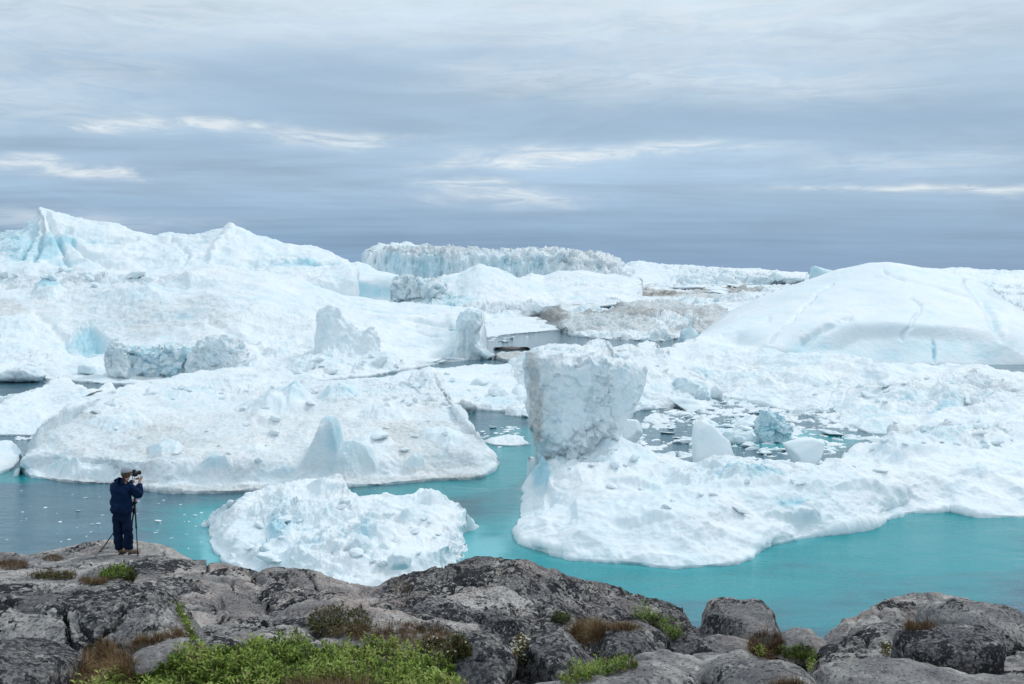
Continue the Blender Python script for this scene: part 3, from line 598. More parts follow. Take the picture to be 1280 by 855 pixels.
# --- big sloping berg, left
def groove(V, N, at, px, py):
    q = (py - 360) - (px - 400) * 0.165
    for off, wd, x0, x1, dp in ((14, 1.1, 330, 520, 1.0), (22, 1.6, 400, 585, 1.5), (26, 1.0, 420, 590, .9), (38, 1.2, 470, 560, .6), (52, .9, 460, 540, .5)):
        k = np.exp(-((q - off + 1.5 * np.sin(px / 37 + off)) / wd) ** 2) * sstep(px, x0, x0 + 30) * sstep(-px, -x1, -x1 + 20)
        V = V - N * (k * dp * 1.3)[:, None]; at[:, 1] += k * 0.35
    return V, at
o = loft('iceberg', [W([(-80, 470), (0, 474), (45, 472), (60, 476), (100, 478), (160, 482), (230, 486), (330, 486), (449, 473), (509, 463), (560, 453), (590, 450), (622, 447)]),
                     row('y', 400, [(-80, 455), (0, 462, 385), (100, 465, 380), (200, 468, 372), (330, 470, 372), (430, 462, 385), (510, 452, 410), (560, 447, 440), (585, 446, 455), (612, 443, 470)]),
                     row('y', 445, [(-80, 430), (0, 430), (90, 440), (200, 440), (300, 430), (380, 435), (460, 430), (520, 440), (560, 444, 455), (572, 432, 460), (598, 428, 480)]),
                     row('y', 500, [(-80, 400), (0, 395), (90, 400), (180, 390), (260, 385), (340, 385), (440, 398), (520, 412), (562, 415, 480), (566, 406, 490), (600, 404, 500)]),
                     row('y', 550, [(-80, 365), (0, 360), (90, 360), (180, 358), (260, 352), (340, 355), (430, 378), (520, 392), (580, 396, 530), (599, 396, 530)]),
                     row('y', 600, [(-80, 335), (0, 332), (34, 331), (84, 340), (150, 341), (195, 341), (215, 337), (235, 335), (275, 335), (312, 341), (370, 350), (430, 368), (500, 377), (560, 385), (588, 388), (597, 393)])],
         M_F1, step=1.0, smooth=0.004, back=(60, -3), lip=.8, big=(3.2, 55), med=(1.5, 20), fine=(.6, 5), rub=(3.0, 11), rubmask=.12, base=(.12, .0, 0), seed=61, flute=(1.5, 14), sculpt=both(groove, facets([(108, 428, 30, 18, -5.0, .45), (60, 365, 20, 14, 5, .25), (175, 372, 50, 12, 5, .15), (235, 352, 40, 8, 4.5, .02), (330, 440, 50, 16, 3.5, .05), (400, 460, 40, 10, 4, .15), (60, 450, 50, 12, 2.5, .05), (345, 400, 44, 20, -2.5, 0), (20, 420, 40, 24, 3, 0), (480, 455, 30, 8, 2.5, .05)], 12), creases([([(0, 352), (70, 362), (150, 352), (230, 356)], 4, 2.2, .12), ([(120, 425), (170, 436), (240, 440)], 3.5, 1.5, .2), ([(260, 400), (300, 420), (330, 450)], 4, 1.5, .05), ([(45, 395), (80, 420), (90, 445)], 4, 1.6, .08)])),
         spots=[('dirt', 130, 385, 190, 42, .16), ('dirt', 10, 395, 30, 20, .2), ('dirt', 230, 400, 80, 30, .12), ('dirt', 480, 410, 130, 28, -.14), ('blue', 110, 415, 20, 15, .25), ('blue', 60, 355, 14, 14, .4), ('blue', 580, 425, 13, 24, .3),
                ('rub', 60, 350, 80, 14, .5), ('rub', 50, 440, 90, 30, .25), ('rub', 390, 445, 90, 24, .55), ('rub', 170, 350, 80, 8, .5), ('blue', 310, 372, 60, 3, .3), ('blue', 230, 395, 9, 5, .5), ('blue', 585, 405, 8, 18, .2)])
tag(o, 'huge white iceberg with grooved slope and dirty snow behind the dirty floe', BERG)
fc = block('fluted_cliff', [(586, 389), (598, 391), (601, 403), (596, 414), (597, 426), (604, 438), (614, 446), (600, 451), (575, 454), (548, 454), (560, 442), (572, 428), (575, 414), (572, 402), (578, 394)], 462, 11, M_F1, n=6, p=4, flute=(2.2, 5), fine=(.5, 2.5), base=(.22, .34, 0), seed=63, sharp=20)
fc.location = fc.location - o.location; fc.parent = o; fc['label'] = 'grey blue fluted cliff at the right end'
o = loft('iceberg', [row('y', 392, [(370, 480), (410, 482), (460, 480), (505, 470)]), row('y', 400, [(382, 462), (410, 460), (450, 462), (500, 466)]), row('y', 410, [(395, 440), (410, 430), (440, 440), (480, 462)]), row('y', 420, [(396, 415), (398, 390), (410, 383), (424, 386), (432, 400), (447, 408), (456, 412), (466, 408), (472, 418), (476, 440), (490, 462)])],
         M_MID, step=.9, smooth=0.006, back=(14, 0), big=(1.2, 14), med=(1.2, 7), fine=(.5, 2.5), rub=(2.2, 6), rubmask=.7, base=(.06, .08, .2), seed=64, spots=[('blue', 404, 400, 10, 16, .15), ('blue', 458, 440, 6, 8, .2)])
tag(o, 'pointed white ice pinnacle rising before the grooved slope', 'ice pinnacle')
o = block('ice_block', [(133, 476), (134, 440), (138, 425), (148, 426), (158, 432), (162, 450), (166, 476)], 372, 5, M_MID, n=5, p=3, rub=(1.6, 4), fine=(.5, 1.5), base=(.2, .16, .5), seed=66)
tag(o, 'grey blue upright ice fang, leftmost of the broken rank', 'ice block')
o = block('ice_block', [(155, 478), (158, 438), (180, 436), (200, 440), (212, 434), (228, 432), (236, 440), (240, 478)], 378, 6, M_MID, n=6, p=3, rub=(2.4, 4.5), fine=(.5, 1.5), base=(.06, .22, .5), seed=67, bluecrack=.6)
tag(o, 'bright blue cracked ice between grey fang and grey hump', 'ice block')
o = block('ice_block', [(232, 478), (236, 444), (248, 430), (265, 422), (285, 420), (298, 426), (304, 445), (310, 462), (300, 478)], 376, 8, M_MID, n=6, p=2.6, rub=(1.8, 4), fine=(.6, 1.5), base=(.14, .10, .5), seed=68)
tag(o, 'grey blue rounded ice hump, rightmost of the broken rank', 'ice block')
o = block('ice_block', [(-6, 478), (0, 466), (20, 460), (38, 455), (48, 460), (56, 470), (52, 476)], 362, 6, M_MID, n=5, p=2.6, rub=(.8, 4), fine=(.3, 1.5), base=(.1, .15, .2), seed=69)
tag(o, 'white ice hump at the back of the dark water by left edge', 'ice block')
o = block('ice_block', [(99, 467), (100, 456), (108, 454), (117, 458), (117, 467)], 378, 3, M_MID, n=4, p=4, rub=(.4, 3), base=(0, .3, 0), seed=70)
tag(o, 'small pale blue cube of ice left of the grey fang', 'ice block')
# --- white floe left, mid floe
o = loft('ice_floe', [W([(-60, 540), (0, 545), (50, 545), (110, 545), (200, 545)]), row('z', 2, [(-60, 522), (0, 528), (60, 528), (200, 530)]), row('z', 4, [(-60, 506), (0, 506), (60, 502), (120, 508), (220, 505)]), row('z', 6, [(-60, 497), (0, 497), (40, 487), (62, 478), (74, 471), (84, 474), (112, 488), (128, 488), (136, 480), (145, 488), (230, 490), (300, 485)])],
         M_MID, step=1, smooth=.004, lip=.5, back=(12, -2), big=(.8, 14), med=(.6, 6), fine=(.25, 2), rub=(1.0, 4), rubmask=.4, base=(.08, .02, .1), seed=72)
tag(o, 'white low floe with a small cone, behind the dirty floe at left', FLOE)
o = loft('ice_floe', [W([(-40, 596), (0, 592), (16, 586), (26, 574)]), row('z', 1.5, [(-40, 575), (0, 568), (15, 564), (25, 566)]), row('z', 2.2, [(-40, 555), (0, 551), (14, 552), (24, 560)])], M_NEAR, lip=.4, back=(4, -2), big=(.4, 8), fine=(.2, 1.6), rub=(.5, 3), rubmask=.4, seed=74)
tag(o, 'small white floe cut by the left edge, beside the dirty floe', FLOE)
o = loft('ice_floe', [W([(400, 520), (500, 525), (575, 514), (592, 512), (656, 517), (720, 520)]), row('z', 1.5, [(400, 505), (500, 508), (590, 504), (660, 508), (720, 508)]), row('z', 3, [(440, 490), (520, 485), (600, 480), (650, 480), (720, 480)]), row('z', 4.2, [(430, 478), (480, 472), (512, 464), (545, 460), (580, 457), (620, 455), (650, 453), (680, 450), (720, 450)])],
         M_MID, smooth=.005, lip=.5, back=(20, -2), big=(.9, 20), med=(.5, 7), fine=(.25, 2.2), rub=(1.0, 4.5), rubmask=.45, base=(.05, .03, .1), seed=76, spots=[('blue', 630, 500, 40, 8, .2)])
tag(o, 'flat white floe behind the pool, left of the tall dirty block', FLOE)
# --- dirty floe
o = loft('ice_floe', [W([(23, 590), (36, 597), (67, 601), (101, 605), (134, 605), (178, 613), (215, 617), (269, 617), (330, 615), (400, 612), (435, 609), (475, 607), (542, 601), (585, 600), (603, 597), (614, 590), (621, 580)]),
                      row('z', 1.5, [(24, 585), (38, 585), (67, 586), (101, 590), (134, 592), (215, 602), (300, 602), (435, 596), (542, 588), (600, 584), (619, 577, 1)]),
                      row('z', 4.5, [(27, 575, 3), (45, 565), (90, 565), (140, 572), (215, 578), (300, 578), (420, 572), (520, 565), (585, 562), (614, 568, 2.5)]),
                      row('z', 6.5, [(34, 558, 5), (60, 545), (120, 540), (200, 545), (300, 545), (400, 540), (500, 535), (570, 535), (604, 552, 4.5)]),
                      row('z', 8.5, [(48, 536), (80, 520), (150, 512), (230, 510), (320, 508), (400, 505), (480, 510), (530, 505), (570, 512), (588, 532, 7)]),
                      row('z', 10, [(60, 524), (95, 507), (150, 496), (210, 485), (290, 472), (350, 478), (420, 490), (470, 488), (520, 484), (548, 484), (562, 500, 9.5)]),
                      row('z', 10.5, [(90, 512), (140, 494), (200, 477), (250, 466), (300, 460), (345, 461), (380, 472), (420, 478), (450, 474), (500, 480), (525, 475), (537, 471), (548, 479, 10), (556, 488, 9.5)])],
         M_NEAR, step=1.0, smooth=.008, lip=.6, back=(14, -2), big=(1.6, 26), med=(.8, 9), fine=(.34, 2.6), rub=(.9, 4.2), rubmask=.2, base=(.24, 0, .12), seed=81, sculpt=facets([(436, 582, 38, 16, 5.6, .24), (406, 576, 24, 16, 7.4, .2), (345, 512, 44, 11, 5.0, .22), (372, 508, 22, 8, 5.2, .18), (425, 500, 26, 8, 3.2, .3), (76, 586, 20, 8, 3.4, .42), (108, 592, 34, 5, 2.2, .15), (520, 580, 13, 9, 2.4, .4), (480, 520, 28, 8, 2.6, .12), (205, 560, 22, 9, 2.4, .3), (268, 584, 24, 7, 1.8, .32), (238, 495, 50, 8, 1.6, .25), (560, 548, 22, 14, 2.0, .05), (150, 530, 40, 8, 1.5, .1), (320, 565, 20, 6, 1.2, .2), (355, 590, 16, 5, 1.1, .3), (466, 556, 26, 9, 1.8, .05), (540, 478, 30, 8, 1.6, 0), (300, 480, 40, 6, 1.4, .1)], 4),
         spots=[('dirt', 150, 560, 110, 40, .14), ('dirt', 330, 540, 180, 50, .14), ('dirt', 545, 560, 70, 40, .20), ('dirt', 100, 604, 120, 7, .3), ('dirt', 300, 612, 200, 5, .3), ('dirt', 520, 600, 110, 6, .25), ('dirt', 250, 475, 120, 8, -.1),
                ('blue', 72, 570, 14, 14, .2), ('blue', 120, 580, 30, 8, .3), ('blue', 235, 486, 40, 10, .2), ('blue', 200, 545, 14, 8, .2), ('blue', 265, 575, 14, 8, .35), ('rub', 500, 490, 60, 20, .5), ('rub', 300, 490, 100, 25, .3)])
tag(o, 'broad dirt speckled white floe right behind the photographer', FLOE)
def BL(out, yd, dep, label, seed, mat=M_NEAR, n=5, p=3.2, base=(.03, .18, .1), rb=(.5, 2.5), fi=(.12, .9), cat='ice block', cuts=(), bed=.35, **kw):
    ys = [p_[1] for p_ in out]; hi_, lo_ = min(ys), max(ys); out = [(a_, b_ + (bed * (lo_ - hi_) if b_ > lo_ - .3 * (lo_ - hi_) else 0)) for a_, b_ in out]; yd += dep * .55
    o = block('ice_block', out, yd, dep, mat, n=n, p=p, rub=rb, fine=fi, base=base, seed=seed, cuts=cuts, **dict(dict(ncut=9, sharp=30.0), **kw)); tag(o, label, cat); return o
Yz = lambda px, py, z: at_z(px, py, z)[1]
BL([(564, 515), (566, 506), (578, 500), (592, 504), (598, 511), (590, 516)], Yz(580, 515, 0.2), 2.5, 'grey ice lump in the back left corner of the pool', 90, base=(.55, .3, .4), n=4, rb=(.5, 2))
# --- small front floe
o = loft('ice_floe', [W([(257, 656), (260, 680), (282, 705), (335, 727), (400, 742), (458, 744), (489, 738), (530, 728), (560, 718), (580, 706), (588, 690), (584, 676), (580, 668), (597, 659)]),
                      row('z', .7, [(258, 652), (266, 676), (290, 696), (335, 712), (400, 724), (460, 727), (520, 718), (566, 703), (583, 688), (581, 674), (579, 664), (595, 656, .5)]),
                      row('z', 2.3, [(261, 646, 1.3), (282, 665), (310, 682), (350, 694), (410, 702), (470, 703), (530, 696), (565, 684), (574, 668), (576, 660), (590, 650, 1.5)]),
                      row('z', 3.5, [(266, 640, 2), (292, 645), (330, 655), (380, 662), (430, 665), (480, 662), (530, 655), (560, 652), (585, 643, 2.5)]),
                      row('z', 4.6, [(275, 634, 3), (302, 628), (345, 625), (390, 628), (440, 640), (500, 635), (540, 632), (578, 636, 3.2)]),
                      row('z', 5.0, [(285, 631, 4), (300, 624), (344, 607), (374, 599), (392, 597), (425, 605), (440, 613), (450, 621), (495, 618), (515, 619), (525, 611), (542, 609), (559, 621, 4.6), (575, 628, 3.8)])],
         ice_mat(.3), step=.95, smooth=.008, endw=.5, lip=.35, back=(5, -1.5), big=(.9, 14), med=(.6, 5), fine=(.26, 1.8), rub=(.95, 3.0), rubmask=.3, base=(0, .02, .05), seed=91, sculpt=facets([(412, 611, 24, 8, 2.6, .08), (540, 624, 24, 8, 2.0, .05), (465, 667, 30, 9, 1.6, .2), (526, 654, 24, 7, 1.4, .16), (500, 707, 16, 6, 1.0, 0), (575, 640, 18, 8, 1.0, .1), (380, 690, 26, 9, 1.0, .12), (350, 665, 18, 14, 1.0, .2), (320, 650, 24, 14, -.6, 0), (445, 700, 26, 7, .8, .1), (555, 690, 22, 9, .9, .2), (400, 640, 34, 9, .8, .05)], 6),
         spots=[('rub', 345, 640, 28, 40, .8), ('rub', 420, 680, 60, 20, .7), ('rub', 570, 690, 22, 25, .7), ('rub', 430, 650, 90, 25, .35), ('blue', 350, 660, 24, 26, .22), ('blue', 460, 665, 90, 20, .12)])
tag(o, 'clean white floe nearest the rocks, right of the photographer', FLOE)
M_N3 = ice_mat(.3)
BL([(485, 706), (484, 698), (492, 691), (504, 691), (514, 698), (515, 705)], Yz(500, 705, 3.2), 1.6, 'smooth mushroom shaped ice lump on the front floe', 93, M_N3, n=4, base=(0, .05, 0), rb=(.05, 2))
# --- brash flat between the bergs
sea_ice('brash_ice', [row('z', -.25, [(770, 580), (860, 590), (960, 592), (1060, 585), (1120, 570)]), row('z', -.1, [(775, 560), (860, 570), (960, 572), (1060, 566), (1120, 556)]), row('z', -.15, [(800, 540), (880, 545), (980, 545), (1090, 545)]), row('z', .1, [(805, 525), (880, 525), (980, 527), (1090, 530)]), row('z', .2, [(830, 508), (880, 505), (980, 508), (1060, 520)]), row('z', .3, [(850, 494), (880, 490), (940, 494), (1000, 502)])],
        M_NEAR, 'flat jumble of broken brash ice with turquoise gaps, right of the tall dirty block', step=.9, smooth=.004, skirt=.8, rub=(1.15, 4.2), rubmask=.7, big=(.75, 12), fine=(.12, 1.6), base=(.06, .06, .6), seed=101, spots=[('blue', 930, 540, 50, 20, .2)])
# --- lumpy berg behind tall block
o = loft('iceberg', [W([(640, 520), (670, 524), (740, 532), (785, 520), (800, 513), (850, 510), (880, 500), (905, 490)]), row('z', 3, [(645, 505, 1.5), (700, 505), (780, 500), (850, 494), (898, 486, 1.5)]), row('z', 8, [(650, 475, 4), (700, 470), (780, 470), (840, 472, 6), (885, 476, 3)]),
                     row('z', 12, [(640, 452, 5), (660, 440, 10), (676, 433), (702, 431), (728, 433), (740, 425), (748, 423), (757, 427), (764, 435), (780, 435), (793, 433), (800, 429), (808, 427), (818, 428), (828, 433), (838, 446, 9.5), (850, 460, 6.5), (866, 468, 4.5)])],
         M_MID, step=.95, smooth=.004, lip=.5, back=(20, -2), big=(1.4, 16), med=(1.0, 7), fine=(.4, 2.2), rub=(2.2, 6), rubmask=.75, base=(.02, .06, .25), seed=111)
tag(o, 'lumpy white iceberg directly behind the tall dirty block', BERG)
BL([(838, 496), (836, 478), (846, 470), (862, 474), (878, 484), (892, 494), (886, 500)], Yz(860, 498, 1), 5, 'teal ice lump left of the brash', 112, M_MID, base=(.02, .28, .4), rb=(1.2, 4))  # teal tone comes from the blue channel of its mask
BL([(845, 428), (852, 412), (862, 408), (872, 414), (884, 428), (884, 436)], 470, 5, 'pale small ice peak at the left foot of the white dome', 113, M_MID, base=(0, .35, .1), rb=(1.0, 5))
BL([(874, 444), (884, 432), (890, 419), (897, 423), (910, 436), (922, 438), (918, 446)], 440, 5, 'pale blue curled ice peak left before the white dome', 114, M_MID, base=(0, .5, .1), rb=(.8, 5))
BL([(944, 436), (950, 424), (956, 424), (964, 436)], 440, 3, 'tiny pointed ice tip before the white dome', 115, M_MID, n=4, base=(0, .4, .1), rb=(.5, 5))
# --- white dome right
o = loft('iceberg', [row('y', 425, [(850, 470), (960, 476), (1050, 482), (1130, 482), (1230, 482), (1360, 482)]), row('y', 428, [(868, 430), (930, 440), (1022, 448), (1100, 457), (1171, 452), (1229, 458), (1290, 466), (1360, 475)]),
                     row('y', 431, [(870, 424), (920, 432, 440), (960, 430), (1020, 436, 434), (1050, 437, 437), (1077, 424, 442), (1131, 421, 443), (1170, 423, 443), (1210, 427, 441), (1249, 426, 439), (1290, 448), (1360, 462)]),
                     row('y', 450, [(874, 420), (930, 412), (1000, 405), (1060, 400), (1131, 400), (1210, 404), (1262, 408), (1300, 430), (1360, 440)]), row('y', 500, [(876, 418), (920, 396), (990, 376), (1060, 365), (1131, 362), (1200, 370), (1250, 385), (1300, 408), (1360, 425)]),
                     row('y', 570, [(878, 417), (909, 394), (948, 374), (999, 355), (1046, 339), (1085, 331), (1112, 329), (1131, 332), (1171, 338), (1210, 346), (1237, 358), (1257, 376), (1290, 394), (1360, 420)])],
         M_F1, step=1.0, smooth=.008, back=(60, -3), big=(1.8, 60), med=(.35, 22), fine=(.08, 5), base=(-.15, -.04, 0), seed=121, ridge=False, sculpt=creases([([(963, 428), (985, 405), (1008, 378), (1040, 352)], 1.8, 1.4, .22), ([(1005, 428), (1030, 412), (1062, 398)], 4, 2.2, .28), ([(1128, 420), (1140, 405), (1150, 380), (1140, 372)], 2.6, 1.2, .12), ([(1105, 340), (1130, 350), (1180, 362), (1215, 372)], 1.6, 1.0, .1), ([(1167, 426), (1169, 452)], 2, 1.5, .5), ([(1210, 350), (1235, 385), (1252, 420)], 5, 2.0, .15), ([(905, 420), (935, 408), (960, 400)], 4, 1.2, .08)]),
         spots=[('blue', 1150, 438, 150, 15, .42), ('blue', 1010, 425, 50, 12, .15), ('blue', 1245, 385, 16, 30, .3), ('blue', 1165, 400, 9, 20, .3)])
tag(o, 'great smooth white dome iceberg at right', BERG)
# --- ridge at right
o = loft('iceberg', [W([(770, 488), (835, 490), (860, 489), (905, 497), (956, 507), (1014, 521), (1073, 536), (1120, 560), (1200, 580), (1360, 590)]),
                     row('z', 1.2, [(770, 480), (835, 483), (880, 482), (930, 491), (990, 503), (1050, 517), (1110, 532), (1200, 545), (1360, 555)]), row('z', 3.5, [(772, 466), (838, 470), (900, 466), (960, 474), (1030, 486), (1100, 495), (1180, 502), (1260, 508), (1360, 512)]),
                     row('z', 6.2, [(774, 454), (840, 452), (900, 450), (960, 457), (1040, 466), (1110, 474), (1180, 476), (1260, 485), (1360, 488)]),
                     row('z', 9, [(780, 442, 7), (838, 434), (860, 427), (900, 431), (948, 438), (987, 443), (1040, 446), (1069, 449), (1096, 457), (1131, 455), (1186, 452), (1229, 459), (1280, 463), (1360, 466)])],
         M_MID, step=1.0, smooth=.004, lip=.4, endw=9, back=(30, -2), big=(2.4, 26), med=(1.3, 11), fine=(.22, 2.4), rub=(1.2, 5.5), rubmask=.12, base=(.08, .01, .05), seed=131, sculpt=both(facets([(1185, 498, 22, 13, 4.5, .04), (1245, 506, 30, 12, 4.5, .08), (930, 478, 36, 9, 2.4, .1), (1005, 470, 40, 9, 1.8, .05), (1120, 498, 36, 8, 2.2, .2), (880, 448, 22, 7, 2.4, .1), (860, 470, 30, 8, 2.6, .2), (1090, 515, 24, 7, 1.4, .3), (1040, 500, 22, 14, -1.6, 0)], 10), creases([([(1048, 478), (1032, 498), (1024, 512)], 2.2, .8, -.1), ([(1060, 482), (1052, 500)], 2, .6, 0), ([(1150, 520), (1180, 508), (1215, 505)], 2.5, .9, .5)])),
         spots=[('dirt', 1040, 495, 60, 25, .2), ('dirt', 1230, 492, 70, 20, .22), ('rub', 1200, 490, 110, 26, .8), ('blue', 1185, 480, 12, 16, .15), ('rub', 930, 470, 80, 20, .35), ('blue', 1130, 540, 60, 10, .35)])
tag(o, 'broad white ice ridge below the dome, right of the brash', BERG)
# --- large right floe
o = loft('ice_floe', [W([(658, 606), (652, 640), (647, 664), (657, 680), (690, 693), (713, 700), (770, 704), (845, 711), (905, 707), (932, 701), (951, 687), (1002, 673), (1087, 658), (1131, 642), (1188, 639), (1222, 646), (1290, 647), (1380, 650)]),
                      row('z', 1.1, [(662, 595), (660, 640), (656, 660), (675, 678), (713, 688), (770, 692), (845, 696), (905, 692), (940, 680), (1002, 662), (1087, 646), (1131, 630), (1188, 626), (1290, 632), (1380, 634)]),
                      row('z', 3.4, [(670, 585, 2.4), (680, 620), (695, 645), (740, 655), (800, 660), (870, 662), (930, 650), (1000, 638), (1080, 622), (1150, 605), (1220, 600), (1290, 602), (1380, 602)]),
                      row('z', 6.0, [(672, 575, 4.5), (690, 590), (720, 602), (770, 612), (830, 620), (900, 622), (970, 612), (1050, 598), (1130, 580), (1220, 568), (1290, 562), (1380, 560)]),
                      row('z', 6.6, [(675, 562, 5.6), (700, 568), (740, 575), (790, 585), (850, 592), (920, 595), (990, 590), (1060, 578), (1140, 555), (1220, 542), (1290, 535), (1380, 530)]),
                      row('z', 6.5, [(690, 550), (720, 548), (760, 552), (810, 562), (860, 572), (920, 578), (990, 580), (1060, 564), (1120, 540), (1200, 522), (1290, 515), (1380, 510)])],
         ice_mat(.35), step=1.0, smooth=.008, lip=.4, back=(8, -1.5), big=(1.8, 22), med=(.95, 9), fine=(.14, 2.0), rub=(1.1, 3.8), rubmask=.08, base=(.06, -.02, .0), seed=141, flute=(.5, 5), sculpt=facets([(990, 642, 34, 10, 1.5, .22), (930, 600, 44, 10, 2.2, .22), (860, 592, 26, 8, 1.8, .1), (800, 600, 30, 10, 1.4, .1), (770, 574, 46, 12, 4.2, .06), (720, 590, 34, 10, 2.0, .05), (700, 640, 22, 26, -1.2, 0), (1130, 560, 40, 10, 2.2, .2), (1180, 545, 34, 9, 2.6, .25), (1230, 548, 30, 9, 1.6, .1), (1060, 585, 40, 8, 1.2, .05), (1245, 590, 60, 9, 1.0, 0), (790, 640, 60, 16, .9, 0), (672, 596, 20, 18, 2.2, .3), (1100, 610, 60, 9, .9, 0)], 8),
         spots=[('dirt', 740, 620, 60, 50, .16), ('dirt', 1100, 545, 130, 14, .2), ('rub', 1150, 535, 160, 16, .8), ('rub', 930, 588, 90, 16, .8), ('rub', 720, 575, 50, 14, .5), ('blue', 990, 632, 22, 10, .55), ('blue', 675, 600, 12, 24, .45), ('blue', 950, 595, 40, 10, .3), ('dirt', 1000, 600, 40, 10, .15)])
tag(o, 'largest white floe, from the tall dirty block to the right edge', FLOE)
yb = Yz(730, 572, 6)
o = block('ice_block', [(672, 590), (668, 560), (660, 525), (656, 490), (657, 460), (664, 448), (676, 444), (700, 443), (730, 445), (762, 450), (790, 456), (812, 462), (806, 480), (796, 500), (784, 520), (776, 540), (782, 560), (770, 585), (730, 596)], yb, 9, ice_mat(.35), n=7, p=3.4,
          cuts=[(-.85, -.7, .05, 8.6), (.1, -.98, .15, 6.6), (.8, -.5, -.5, 9.2), (-.1, -.6, .8, 9.6)], big=(.5, 9), rub=(1.15, 2.8), fine=(.16, 1.1), base=(.0, .05, .0), seed=151, sharp=26.0, ncut=5, bluecrack=.2,
          spots=[('dirt', 668, 510, 11, 60, .62), ('dirt', 686, 540, 12, 40, .2), ('blue', 790, 485, 22, 26, .22), ('blue', 712, 480, 26, 24, .14), ('dirt', 745, 470, 30, 10, .1), ('rub', 750, 500, 18, 46, .5), ('rub', 730, 560, 50, 26, .6), ('rub', 740, 452, 70, 10, .4)])
tag(o, 'tall undercut ice block with a brown stained left face', 'ice block')
BL([(777, 550), (776, 533), (782, 524), (796, 525), (805, 532), (800, 546), (790, 552)], Yz(790, 552, 4.5), 2.5, 'white ice cube leaning on the right foot of the tall dirty block', 153, base=(0, .15, .0), rb=(.2, 3))
BL([(868, 574), (867, 548), (869, 528), (876, 525), (888, 530), (900, 542), (912, 552), (922, 566), (920, 574)], Yz(890, 574, 5.5), 4, 'tall angular white ice slab left of the turquoise gap', 154, rb=(.25, 5), base=(.0, .12, 0), fi=(.05, .8), p=4, cuts=[(.5, -.75, .3, 3.4)])
BL([(981, 556), (1000, 550), (1018, 548), (1027, 551), (1024, 564), (1014, 578), (1006, 587), (998, 584), (990, 572)], Yz(1003, 587, 4), 3.4, 'tilted wedge of white ice right of the turquoise gap', 155, rb=(.2, 5), base=(.08, .08, 0), fi=(.05, .8), p=5, cuts=[(-.5, -.7, -.2, 2.9)])
BL([(945, 548), (946, 530), (952, 516), (962, 510), (974, 514), (982, 528), (990, 545), (985, 552)], Yz(965, 552, .2), 4, 'bright blue ice lump standing in the brash', 156, base=(0, .42, .6), rb=(.9, 2.2), n=6)
BL([(900, 548), (908, 540), (925, 538), (945, 544), (948, 552), (925, 556)], Yz(925, 554, .2), 2.5, 'low blue floe left of the bright blue lump', 157, base=(0, .3, .3), rb=(.4, 2))
BL([(888, 496), (889, 486), (896, 480), (903, 484), (904, 496)], Yz(896, 496, 1), 2, 'small white rounded block at the back of the brash', 158, M_MID, base=(.1, .1, 0), n=4, rb=(.3, 2))
# --- white floe in the pool
o = loft('ice_floe', [W([(604, 553), (618, 557), (640, 558), (662, 556)]), row('z', .8, [(610, 549), (628, 550), (655, 551)]), row('z', 1.2, [(618, 546), (632, 543), (650, 545)])], M_NEAR, step=.7, lip=.3, back=(2.5, -1), big=(.25, 4), fine=(.15, 1), rub=(.5, 2), rubmask=.6, seed=161)
tag(o, 'small white floe floating in the pool left of the tall dirty block', FLOE)

# ================================================================== BEDROCK
def rwz(pts):
    A = np.array(pts, float); return (A, np.stack(proj(A), 1))
def terr(Y):
    return np.interp(Y, [1, 2, 6.5, 7.8, 10, 14, 20, 24, 27, 34, 50], [-1.6, -1.75, -2.66, -2.98, -4.2, -5.4, -6.8, -8.8, -14, -30, -43])
rowsT = []
for Yv in (0.6, 2, 3.5, 5, 6.2, 7.2, 8.2, 9.2, 10.5, 12, 14, 16.5, 20, 23, 25, 27, 31, 38, 50):
    pts = []
    for x in np.linspace(-1.25, 1.15, 26):
        X_ = x * max(Yv * .62, 4.0); u = X_ / Yv
        z = terr(Yv + (0.0 if u < -.1 else min(7.0, (u + .1) * 12) * (Yv > 11)))
        bump = math.exp(-((u + .27) / .2) ** 2) if Yv < 9 else 0
        pts.append((X_, Yv, H + z - 0.42 * (1 - bump)))
    rowsT.append(rwz(pts))
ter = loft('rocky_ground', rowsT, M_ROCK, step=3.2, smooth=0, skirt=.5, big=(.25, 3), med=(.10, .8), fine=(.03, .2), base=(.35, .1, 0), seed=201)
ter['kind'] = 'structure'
GRP_R = None
def joints(V, N, at, px, py):
    """weathered joints and sheeting lines cut into the granite"""
    W_ = V + np.stack([gnoise(V * .9 + 7 * k, 60 + k) for k in range(3)], 1) * .45
    Q = W_ * np.array([.35, .35, 1.6]) + W_[:, [1, 0, 2]] * np.array([.25, -.1, 0]); n1 = np.abs(gnoise(Q * 1.3, 71)); n2 = np.abs(gnoise(W_ * .75, 75))
    c = np.exp(-(n1 / .040) ** 2) * .05 + np.exp(-(n2 / .018) ** 2) * .11; at[:, 0] += np.exp(-(n2 / .022) ** 2) * .6
    v1, c1 = cells(V, .55, 79)
    return V - N * (c + .03 * (1 - c1) * (v1 > .45))[:, None], at
def RL(label, rows, seed, **kw):
    k = dict(step=1.05, smooth=.006, skirt=.6, endw=.5, ridge=False, big=(.13, 1.5), med=(.06, .5), fine=(.013, .12), sculpt=joints, base=(0, 0, 0), seed=seed); k.update(kw)
    o = loft('rock_outcrop', rows, M_ROCK, **k); tag(o, label, 'rock outcrop'); return o
def RB(label, outline, yd, depth, seed, n=6, **kw):
    k = dict(p=2.9, big=(.11, .9), fine=(.03, .28), base=(0, 0, 0), seed=seed, ncut=2, sharp=9.0, joint=True, lean=.95); k.update(kw)
    o = block('boulder', outline, yd, depth, M_ROCK, n=n, **k); tag(o, label, 'boulder'); return o
y_ = lambda v, pts: row('y', v, pts)
